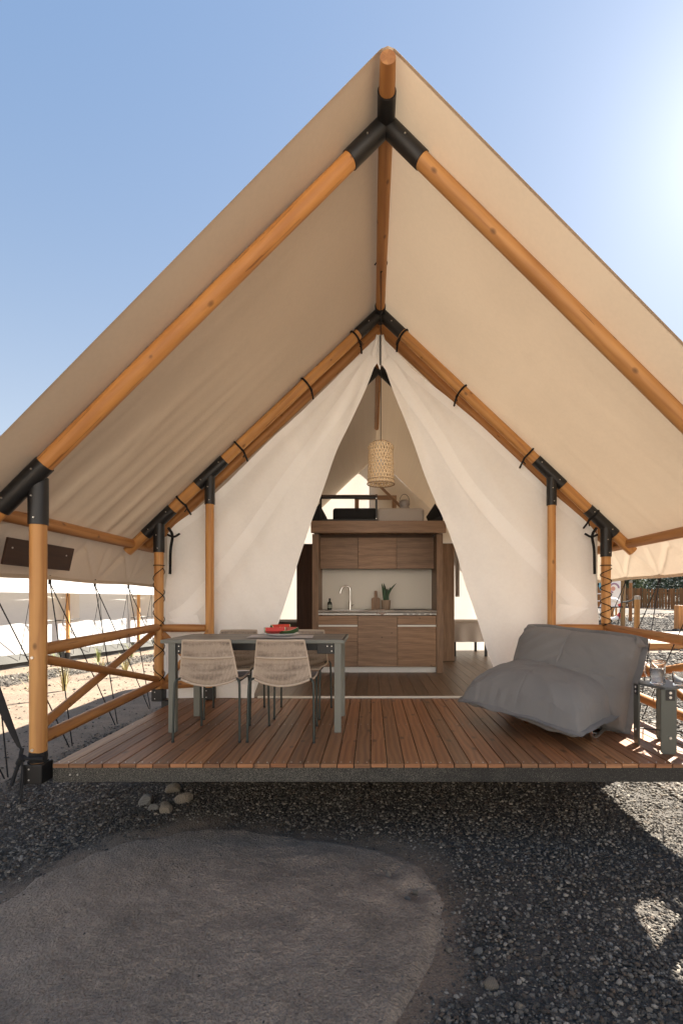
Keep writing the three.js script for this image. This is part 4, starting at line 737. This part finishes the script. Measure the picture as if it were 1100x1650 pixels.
// ------------------------------------------------------------------ side table, jug, glass
const TB = { A: [1.98, -3.70], F: [2.07, -3.466], R: [2.36, -3.60], B: [2.255, -3.87] }, TTOP = 0.462;
{
  const t = thing('side_table', 'low grey green metal side table with plate legs at the right edge of the deck', 'table');
  const c = [(TB.A[0] + TB.F[0] + TB.R[0] + TB.B[0]) / 4, (TB.A[1] + TB.F[1] + TB.R[1] + TB.B[1]) / 4];
  const s = new THREE.Shape(); [TB.A, TB.F, TB.R, TB.B].forEach((p, i, L) => { const q = L[(i + 1) % 4], e = 1.06, P = [c[0] + (p[0] - c[0]) * e, c[1] + (p[1] - c[1]) * e], Q = [c[0] + (q[0] - c[0]) * e, c[1] + (q[1] - c[1]) * e]; const a = [lerp(P[0], Q[0], 0.1), lerp(P[1], Q[1], 0.1)], b = [lerp(P[0], Q[0], 0.9), lerp(P[1], Q[1], 0.9)]; if (!i) s.moveTo(a[0], -a[1]); else s.lineTo(a[0], -a[1]); s.lineTo(b[0], -b[1]); }); s.closePath();
  mesh('tabletop', new THREE.ExtrudeGeometry(s, { depth: 0.010, bevelEnabled: true, bevelSize: 0.003, bevelThickness: 0.003, bevelSegments: 1 }).rotateX(-Math.PI / 2).translate(0, TTOP - 0.013, 0), std({ color: rgb(0.10, 0.11, 0.11), roughness: 0.28, metalness: 0.3 }), t);
  const leg = (p, ang, w) => {
    const sh = new THREE.Shape(), h = TTOP - 0.014, r = 0.03; sh.moveTo(-w / 2, r); sh.quadraticCurveTo(-w / 2, 0, -w / 2 + r, 0); sh.lineTo(w / 2 - r, 0); sh.quadraticCurveTo(w / 2, 0, w / 2, r); sh.lineTo(w / 2, h); sh.lineTo(-w / 2, h); sh.closePath();
    const l = mesh('leg', new THREE.ExtrudeGeometry(sh, { depth: 0.008, bevelEnabled: true, bevelSize: 0.002, bevelThickness: 0.002, bevelSegments: 1, curveSegments: 6 }), M.sageDark, t); l.position.set(p[0], 0, p[1]); l.rotation.y = ang;
    mesh('bracket', box(w * 0.6, 0.075, 0.004, w * 0.08, TTOP - 0.05, 0.013, { r: 0.001 }), M.black, l);
    for (const y of [TTOP - 0.033, TTOP - 0.065, 0.115]) mesh('bolt', disc(w * 0.08, y, 0.0165, 0.0105, 0.006, 'z'), M.screw, l);
  };
  leg(TB.F, -0.12, 0.10); leg(TB.A, -1.74, 0.10); leg(TB.B, 0.35, 0.10); leg(TB.R, 1.3, 0.10);
  mesh('stretcher', [tube([[1.99, 0.125, -3.69], [2.1, 0.118, -3.66], [2.36, 0.115, -3.6]], 0.005), tube([[2.07, 0.12, -3.47], [2.25, 0.12, -3.86]], 0.005)], M.black, t);
}
{
  const lathe = (p, n = 32) => new THREE.LatheGeometry(p.map((q) => new THREE.Vector2(...q)), n);
  const j = thing('glass_jug', 'clear glass jug of water with a handle on the side table', 'jug', [2.085, TTOP, -3.62]);
  mesh('vessel', lathe([[0, 0], [0.044, 0], [0.05, 0.008], [0.052, 0.16], [0.054, 0.172], [0.0505, 0.172], [0.0485, 0.16], [0.0465, 0.012], [0, 0.009]]), M.glass, j);
  mesh('handle', tube([[-0.05, 0.15, 0], [-0.082, 0.15, 0.0], [-0.094, 0.12, 0], [-0.09, 0.08, 0], [-0.07, 0.05, 0], [-0.05, 0.045, 0]], 0.006, { n: 24, seg: 8 }), M.glass, j);
  mesh('water', lathe([[0, 0.0092], [0.0462, 0.0122], [0.0475, 0.11], [0, 0.11]]), M.water, j);
  const g = thing('drinking_glass', 'small clear drinking glass on the side table beside the jug', 'glass', [2.2, TTOP, -3.56]);
  mesh('vessel', lathe([[0, 0], [0.033, 0], [0.036, 0.006], [0.042, 0.095], [0.039, 0.095], [0.0335, 0.012], [0, 0.012]]), M.glass, g);
}
// ================================================================== SURROUNDINGS
// ------------------------------------------------------------------ neighbouring tent on the left
{
  const t = thing('neighbour_tent', 'long white canvas tent with wooden posts and guy ropes beyond the left railing', 'tent');
  const [ux, uz] = NEIGH.u, [nx, nz] = NEIGH.n, Pn = (a, y, o) => [NEIGH.o[0] + ux * a + nx * o, y, NEIGH.o[1] + uz * a + nz * o];
  const nCloth = phys({ map: rep(canvasMap, 0.6, 0.6), roughness: 1, color: rgb(0.66, 0.65, 0.64), transmission: 0.25, thickness: 0, specularIntensity: 0, side: THREE.DoubleSide });
  const A0 = -4.5, A1 = 9, add = (n, g, m, p = t) => mesh(n, g, m, p);
  const w = add('wall', sheet(120, 20, (u, v) => { const a = lerp(A0, A1, u), y = lerp(2.05, -0.34, v); return Pn(a, y, 0.02 * N2(a * 1.5, y, 901, 3) + 0.012 * Math.sin(a * 9) * smooth(0.3, 2, y)); }), nCloth);
  for (const a of [-2.2, 0.9, 4.2]) add('window_flap', sheet(30, 12, (u, v) => Pn(lerp(a, a + 1.35, u), lerp(1.55, 0.52, v), 0.035 + 0.012 * Math.sin(u * 30) * (1 - v))), M.inner, w), add('seam', line(Pn(a, 0.52, 0.045), Pn(a + 1.35, 0.55, 0.045), 0.012), M.darkSteel, w);
  add('skirt', sheet(120, 4, (u, v) => { const a = lerp(A0, A1, u); return Pn(a, lerp(-0.26, -0.46, v), 0.04 + 0.08 * v + 0.012 * Math.sin(a * 8)); }), std({ color: rgb(0.10, 0.097, 0.088), bumpMap: rep(clothBump, 1, 1), bumpScale: 0.01, roughness: 0.95, side: THREE.DoubleSide }));
  add('roof', [sheet(30, 14, (u, v) => Pn(lerp(A0 - 0.6, A1 + 0.5, u), lerp(4.4, 1.78, v) + 0.02 * Math.sin(u * 30) * v, lerp(-2.6, 0.42, v))), sheet(30, 8, (u, v) => Pn(lerp(A0 - 0.6, A1 + 0.5, u), lerp(4.4, 1.78, v), lerp(-2.6, -5.6, v)))], nCloth);
  add('side_flap', sheet(140, 8, (u, v) => { const a = lerp(A0 - 0.6, A1 + 0.5, u); return Pn(a, lerp(1.78, 1.27, v), 0.42 + 0.06 * v + 0.012 * Math.sin(a * 9) * v); }), nCloth);
  add('dark_gap_box', box(A1 - A0, 0.2, 0.3, 0, 0, 0, { r: 0 }).applyMatrix4(new THREE.Matrix4().makeRotationY(Math.atan2(-uz, ux))).translate(...Pn((A0 + A1) / 2, -0.5, -0.1)), M.darkSteel);  // dark box stands in for the shade in the gap below the skirt
  for (const a of [-1.1, 1.75, 4.4, 7.0]) { const p = add('post', rod(Pn(a, -0.42, 0.16), Pn(a, 1.75, 0.16), 0.05, 0.05, { wob: 0.03 }), M.logs[0]); add('shoe', rod(Pn(a, -0.52, 0.16), Pn(a, -0.34, 0.16), 0.062, 0.062, { wob: 0 }), M.black, p); }
  for (let i = 0; i < 11; i++) { const a = -3.8 + i * 1.05; for (const k of [0, 0.52]) add('rope', line(Pn(a, 1.28, 0.49), Pn(a + k, -0.4, 0.12), 0.007, 5), M.blackWeb); }
}
// grass seedlings planted in rows on the left
{
  const proto = (s) => { const L = []; for (let i = 0; i < 26; i++) { const a = rr(0, 6.28), l = rr(0.13, 0.34), o = rr(0.01, 0.13); L.push(sheet(1, 4, (u, v) => { const r = 0.015 + o * v * v, w = (u - 0.5) * 0.014 * (1 - v * 0.9); return [Math.cos(a) * r - Math.sin(a) * w, l * v * (1 - 0.15 * v), Math.sin(a) * r + Math.cos(a) * w]; })); } return merge(L); };
  const gs = [proto(1), proto(2), proto(3)], mats = [std({ color: rgb(0.22, 0.24, 0.08), roughness: 0.8, side: THREE.DoubleSide }), std({ color: rgb(0.32, 0.27, 0.12), roughness: 0.8, side: THREE.DoubleSide })];
  const spots = [[-8.58, -12.84, 'by the shaded base of the white tent, nearest the left edge'], [-7.95, -13.63, 'by the base of the white tent, right of the front post'], [-7.55, -14.65, 'by the white tent below its first wooden post'], [-6.93, -15.11, 'by the white tent between its wooden posts'], [-6.7, -16.24, 'by the white tent behind the railing brace'], [-6.25, -17.04, 'by the white tent close to the rear post'], [-5.91, -18.4, 'by the far end of the white tent'], [-5.68, -9.2, 'on the bare earth left of the front post'], [-5.85, -10.79, 'on the bare earth just right of the front post'], [-5.4, -10.91, 'on the gravel edge under the railing'], [-5.62, -13.18, 'on the gravel under the crossing of the braces'], [-5.51, -15.0, 'on the earth behind the upper brace'], [-5.57, -8.18, 'on the earth in front of the black strap'], [-5.0, -13.63, 'on the earth near the shadow edge']];
  spots.forEach(([x, z, where], i) => { if (i < 7) { x += 0.55; z += 0.15; } const o = mesh('grass_tuft', gs[i % 3], mats[i > 6 ? 1 : 0]); o.position.set(x, groundY(x, z) - 0.005, z); o.rotation.y = i; o.scale.setScalar(rr(1.5, 2.1)); tag(o, `${i > 6 ? 'yellowish' : 'green'} grass tuft ${where}`, 'grass tuft', 'grass tufts on the left'); });
}
// ------------------------------------------------------------------ right side: path, posts, fence, play things, trees
{
  const pathPts = [[5.2, -13.0], [14, -12.2], [30, -13.5]];
  struct('path', sheet(40, 6, (u, v) => { const x = lerp(5.5, 34, u), z = -lerp(13.4, 17.2, v) + (x - 8) * 0.06; return [x, groundY(x, z) + 0.05, z]; }, (u, v, p) => [p[0], p[2]]), std({ map: rep(soilMap, 1, 1), color: rgb(0.62, 0.57, 0.5), roughness: 0.9 }));
  const e = thing('path_edging', 'low brown timber edging along the pale path on the right', 'edging');
  for (let i = 0; i < 8; i++) { const x = 5.6 + i * 2.45, z = -13.25 + (x - 8) * 0.06; mesh('timber', box(2.43, 0.26, 0.09, x + 1.2, groundY(x + 1.2, z) + 0.08, z + 0.07, { r: 0.008, rot: [0, -0.06, 0] }), M.logs[2], e); }
  const stakes = [[7.2, 13.5, 1.42, 0.075, 'square topped pale wooden post in front of the path on the right', [0.6, 0.62, 0.6]], [9.1, 18, 2.1, 0.08, 'tall weathered grey post left of the pale wooden post', [0.34, 0.42, 0.55]], [11.2, 21.5, 1.75, 0.07, 'brown round post between the grey post and the pale post', [0.45, 0.42, 0.45]], [10.9, 22.5, 1.8, 0.06, 'thin round post beside the play panel', [0.5, 0.5, 0.5]]];
  for (const [x, d, h, r, label, c] of stakes) {
    const y = groundY(x, -d), t = thing('wooden_post', label, 'post', [x, y - 0.1, -d], 0, 'wooden posts on the right');
    mesh('shaft', rod([0, 0, 0], [0.02, h + 0.1, 0], r, r * 0.95, { wob: 0.03 }), std({ map: M.log.map, roughness: 0.75, color: rgb(...c) }), t); mesh('top', rod([0.02, h + 0.02, 0], [0.02, h + 0.12, 0], r * 1.06, r * 1.02, { wob: 0 }), M.greySlat[1], t);
  }
  tag(mesh('square_post', box(0.28, 0.95, 0.28, 11.3, groundY(11.3, -18.2) + 0.42, -18.2, { r: 0.01, grain: 1 }), M.logs[2]), 'thick square brown post on the gravel at the right edge', 'post');
  for (const [a, b, label] of [[[9.05, 1.02, -17.9], [7.25, 1.17, -13.5], 'dark cable strung from the pale post to the grey post'], [[9.05, 0.85, -17.9], [7.0, 0.84, -19], 'dark cable strung leftwards from the grey post']]) tag(mesh('cable', tube([a, [(a[0] + b[0]) / 2, (a[1] + b[1]) / 2 - 0.04, (a[2] + b[2]) / 2], b], 0.025), M.blackWeb), label, 'cable', 'cables between the posts');
  // paling fence
  const f = thing('paling_fence', 'long fence of thin brown palings in front of the dark trees on the right', 'fence'), n = 120;
  const palings = [[1, 1, 1], [1.3, 1.2, 1.15], [0.75, 0.7, 0.68]].map((c) => std({ map: rep(logTex.map, 0.6, 2), roughness: 0.85, color: rgb(0.4 * c[0], 0.42 * c[1], 0.52 * c[2]) })), shapes = [0, 1, 2].map(() => box(0.12, 1.25, 0.04, 0, 0.62, 0, { r: 0.004 }));
  const fx = (t) => [lerp(13.0, 24.5, t), -lerp(36, 21, t)];
  for (let i = 0; i < n; i++) { const [x, z] = fx(i / n), m = mesh('paling', shapes[i % 3], palings[Math.floor(rnd() * 3)], f); m.position.set(x + rr(-0.02, 0.02), groundY(x, z) - 0.03 + rr(-0.05, 0.05), z); m.rotation.set(0, -0.917, rr(-0.03, 0.03)); }
  for (const y of [0.35, 0.95]) { const [x0, z0] = fx(0), [x1, z1] = fx(1); mesh('rail', line([x0, groundY(x0, z0) + y, z0 - 0.06], [x1, groundY(x1, z1) + y, z1 - 0.06], 0.035), palings[1], f); }
  const lf = thing('paling_fence', 'short paling fence with white rails behind the play panel on the right', 'fence');
  for (let i = 0; i < 26; i++) { const x = 10.2 + i * 0.16, z = -31, m = mesh('paling', shapes[i % 3], palings[i % 3], lf); m.position.set(x, groundY(x, z) - 0.05, z); }
  for (const y of [0.4, 0.85]) mesh('rail', box(4.2, 0.06, 0.05, 12.2, groundY(12, -31) + y, -30.95, { r: 0.005 }), M.whitePaint, lf);
  // play panel and hoop
  const p = thing('playground_sign', 'white playground board with pink and blue shapes behind the right rear post', 'board'), z = -22, y = groundY(10.5, z);
  const sh = new THREE.Shape(); sh.moveTo(-0.35, 0); sh.lineTo(0.3, 0.02); sh.quadraticCurveTo(0.6, 0.9, 0.35, 1.25); sh.quadraticCurveTo(0, 1.45, -0.3, 1.15); sh.quadraticCurveTo(-0.15, 0.6, -0.35, 0); sh.closePath();
  const b = mesh('board', new THREE.ExtrudeGeometry(sh, { depth: 0.04, bevelEnabled: false }).translate(10.62, y + 0.55, z), M.whitePaint, p);
  mesh('shape', new THREE.TorusGeometry(0.2, 0.04, 8, 20, 4.4).translate(10.72, y + 1.42, z + 0.06), std({ color: rgb(0.34, 0.22, 0.30), roughness: 0.6 }), b); mesh('shape', new THREE.CircleGeometry(0.1, 16).translate(10.68, y + 1.4, z + 0.045), std({ color: rgb(0.6, 0.3, 0.22), roughness: 0.6 }), b);
  mesh('shape', box(0.16, 0.34, 0.04, 10.15, y + 1.5, z + 0.02, { rot: [0, 0, 0.3] }), std({ color: rgb(0.12, 0.32, 0.42), roughness: 0.6 }), b);
  for (const x of [10.4, 10.85]) mesh('leg', rod([x, y - 0.1, z - 0.03], [x, y + 0.7, z - 0.03], 0.04), M.logs[0], p);
  const h = thing('play_hoop', 'white hoop with red bands on the ground below the play panel', 'hoop'); mesh('ring', new THREE.TorusGeometry(0.42, 0.09, 10, 32).translate(10.1, y + 0.5, -20.9), M.whitePaint, h); mesh('band', new THREE.TorusGeometry(0.42, 0.095, 10, 8, 0.5).rotateZ(0.2).translate(10.1, y + 0.5, -20.9), std({ color: rgb(0.55, 0.05, 0.05), roughness: 0.5 }), h); mesh('band', new THREE.TorusGeometry(0.42, 0.095, 10, 8, 0.5).rotateZ(-0.9).translate(10.1, y + 0.5, -20.9), std({ color: rgb(0.55, 0.05, 0.05), roughness: 0.5 }), h);
  // dark conifers
  const bark = std({ color: rgb(0.09, 0.07, 0.055), roughness: 0.95 });
  const conifer = (x, zz, ht, rad, s, tint, label) => {
    const t = thing('conifer_tree', label, 'tree', [x, groundY(x, zz) - 0.1, zz], 0, 'dark conifers behind the fence');
    const P = [], nrm = V(), trunk = [rod([0, 0, 0], [0.1, ht * 0.95, 0], 0.2, 0.03, { seg: 8, rings: 6 })];
    for (let b = 0; b < 120; b++) {
      const h = rr(0.06, 0.97), a = rr(0, 6.28), L = rad * Math.pow(1 - h, 0.75) * rr(0.65, 1.15), droop = rr(0.12, 0.4);
      if (b < 26) trunk.push(line([0, h * ht, 0], [Math.cos(a) * L * 0.7, h * ht - droop * L * 0.5, Math.sin(a) * L * 0.7], 0.025, 5));
      for (let k = 0; k < 80; k++) {
        const q = Math.pow(rnd(), 0.7), cx = Math.cos(a) * L * q + rr(-0.35, 0.35), cy = h * ht - droop * L * q * q + rr(-0.3, 0.2), cz = Math.sin(a) * L * q + rr(-0.35, 0.35), sz = rr(0.09, 0.2), d1 = V(rr(-1, 1), rr(-0.7, 0.4), rr(-1, 1)).normalize(), d2 = V(rr(-1, 1), rr(-1, 1), rr(-1, 1)).normalize();
        P.push(cx, cy, cz, cx + d1.x * sz * 1.8, cy + d1.y * sz * 1.8, cz + d1.z * sz * 1.8, cx + d2.x * sz * 0.5, cy + d2.y * sz * 0.5, cz + d2.z * sz * 0.5);
      }
    }
    const g = new THREE.BufferGeometry(); g.setAttribute('position', new THREE.Float32BufferAttribute(P, 3)); g.setAttribute('uv', new THREE.Float32BufferAttribute(new Float32Array(P.length / 3 * 2), 2)); g.computeVertexNormals();
    mesh('trunk', trunk, bark, t); mesh('crown', g, phys({ color: rgb(...tint), roughness: 0.8, transmission: 0.2, thickness: 0, side: THREE.DoubleSide }), t);
  };
  conifer(16.5, -44, 9, 3.4, 1, [0.035, 0.06, 0.028], 'dark conifer behind the fence, farthest left by the rear post');
  conifer(20.5, -42, 10, 3.6, 2, [0.028, 0.048, 0.025], 'broad dark conifer behind the middle of the fence');
  conifer(24.0, -38, 9.5, 3.6, 3, [0.022, 0.042, 0.022], 'very dark conifer behind the right half of the fence');
  conifer(27.0, -33, 9, 3.4, 4, [0.025, 0.045, 0.024], 'dark conifer behind the fence at the right edge');
  conifer(19.0, -37.5, 5, 2.4, 5, [0.085, 0.115, 0.05], 'small greyish green tree right behind the fence');
  conifer(30.0, -38, 10, 4, 7, [0.022, 0.04, 0.02], 'dark conifer behind the far right end of the fence');
  conifer(13.2, -46, 8, 3.2, 8, [0.03, 0.05, 0.024], 'dark conifer standing directly behind the right rear post');
  { // far wood behind them, one mass
    const P = []; for (let k = 0; k < 60000; k++) { const x = rr(4, 62), d = rr(50, 62), h = (5.5 + 3 * N2(x * 0.35, 3, 71, 3) * 2) * Math.pow(rnd(), 0.8) * 1.3, y = h - 0.2, c = V(x, y, -d), a = V(rr(-1, 1), rr(-1, 0.4), rr(-1, 1)).multiplyScalar(rr(0.2, 0.55)), b = V(rr(-1, 1), rr(-1, 1), rr(-1, 1)).multiplyScalar(rr(0.12, 0.3)); P.push(c.x, c.y, c.z, c.x + a.x, c.y + a.y, c.z + a.z, c.x + b.x, c.y + b.y, c.z + b.z); }
    const g = new THREE.BufferGeometry(); g.setAttribute('position', new THREE.Float32BufferAttribute(P, 3)); g.setAttribute('uv', new THREE.Float32BufferAttribute(new Float32Array(P.length / 3 * 2), 2)); g.computeVertexNormals();
    const m = mesh('woodland', g, std({ color: rgb(0.02, 0.034, 0.018), roughness: 0.9, side: THREE.DoubleSide })); m.userData = { kind: 'stuff', label: 'dark wood far behind the fence', category: 'woodland' };
  }
  conifer(25.5, -44, 11, 4, 6, [0.022, 0.04, 0.02], 'tall dark conifer farthest back behind the fence');
}
// ------------------------------------------------------------------ single rocks
{
  const rockGeo = (s) => { const g = mergeVertices(new THREE.IcosahedronGeometry(1, 2).deleteAttribute('normal').deleteAttribute('uv')), p = g.attributes.position; const cuts = Array.from({ length: 7 }, () => [V(rr(-1, 1), rr(-1, 1), rr(-1, 1)).normalize(), rr(0.5, 0.85)]); for (let i = 0; i < p.count; i++) { const q = V().fromBufferAttribute(p, i); for (const [n, d] of cuts) { const k = q.dot(n) - d; if (k > 0) q.addScaledVector(n, -k * 0.92); } q.multiplyScalar(1 + 0.1 * N2(q.x * 3 + s, q.y * 3 + q.z * 2, s, 2)); p.setXYZ(i, q.x * 1.15, q.y * 0.8, q.z); } const q = metric(g.toNonIndexed(), 0); q.computeVertexNormals(); return q; };
  const R = [[-1.73, -4.34, 0.062, 'brown stone at the top of the small pile under the deck'], [-1.86, -4.11, 0.062, 'flat olive stone left of the pile under the deck'], [-1.56, -4.14, 0.07, 'large pale stone right of the pile under the deck'], [-1.67, -4.03, 0.045, 'small grey stone in the middle of the pile under the deck'], [-1.74, -3.98, 0.045, 'pinkish stone at the front left of the pile under the deck'], [-1.62, -3.93, 0.051, 'light brown stone at the front of the pile under the deck'], [0.52, -2.16, 0.032, 'large grey flat stone on the dark gravel, lower middle of the photo'], [0.51, -2.37, 0.023, 'pale beige stone on the gravel beside the earth mound'], [0.61, -2.04, 0.023, 'small grey stone below the large flat stone on the gravel'], [0.25, -2.83, 0.02, 'stone in the hollow at the right side of the earth mound'], [0.2, -2.76, 0.018, 'small pale stone at the rim of the hollow on the mound'], [0.1, -2.98, 0.02, 'grey stone left of the hollow on the earth mound'], [0.37, -2.39, 0.02, 'pale stone on the right edge of the earth mound'], [1.06, -2.99, 0.02, 'single pale stone on the gravel right of the mound'], [2.5, -3.81, 0.034, 'dark stone on the sunlit gravel below the side table']];
  R.forEach(([x, z, s, label], i) => { const m = mesh('rock', rockGeo(i + 1), std({ map: rep(rockMap, 4, 4), bumpMap: rep(rockMap, 9, 9), bumpScale: 0.006, roughness: 0.92, color: rgb(...[[0.42, 0.36, 0.28], [0.36, 0.35, 0.32], [0.5, 0.43, 0.34]][i % 3]) })); m.scale.setScalar(s); m.rotation.set(rr(-0.4, 0.4), rr(0, 6.3), rr(-0.4, 0.4)); m.position.set(x, (sandT(x, z) < 0.98 ? sandY(x, z) : groundY(x, z)) + s * 0.35, z); tag(m, label, 'stone', i < 6 ? 'stones in the pile under the deck' : 'loose stones in the foreground'); });
}
renderer.render(scene, camera);
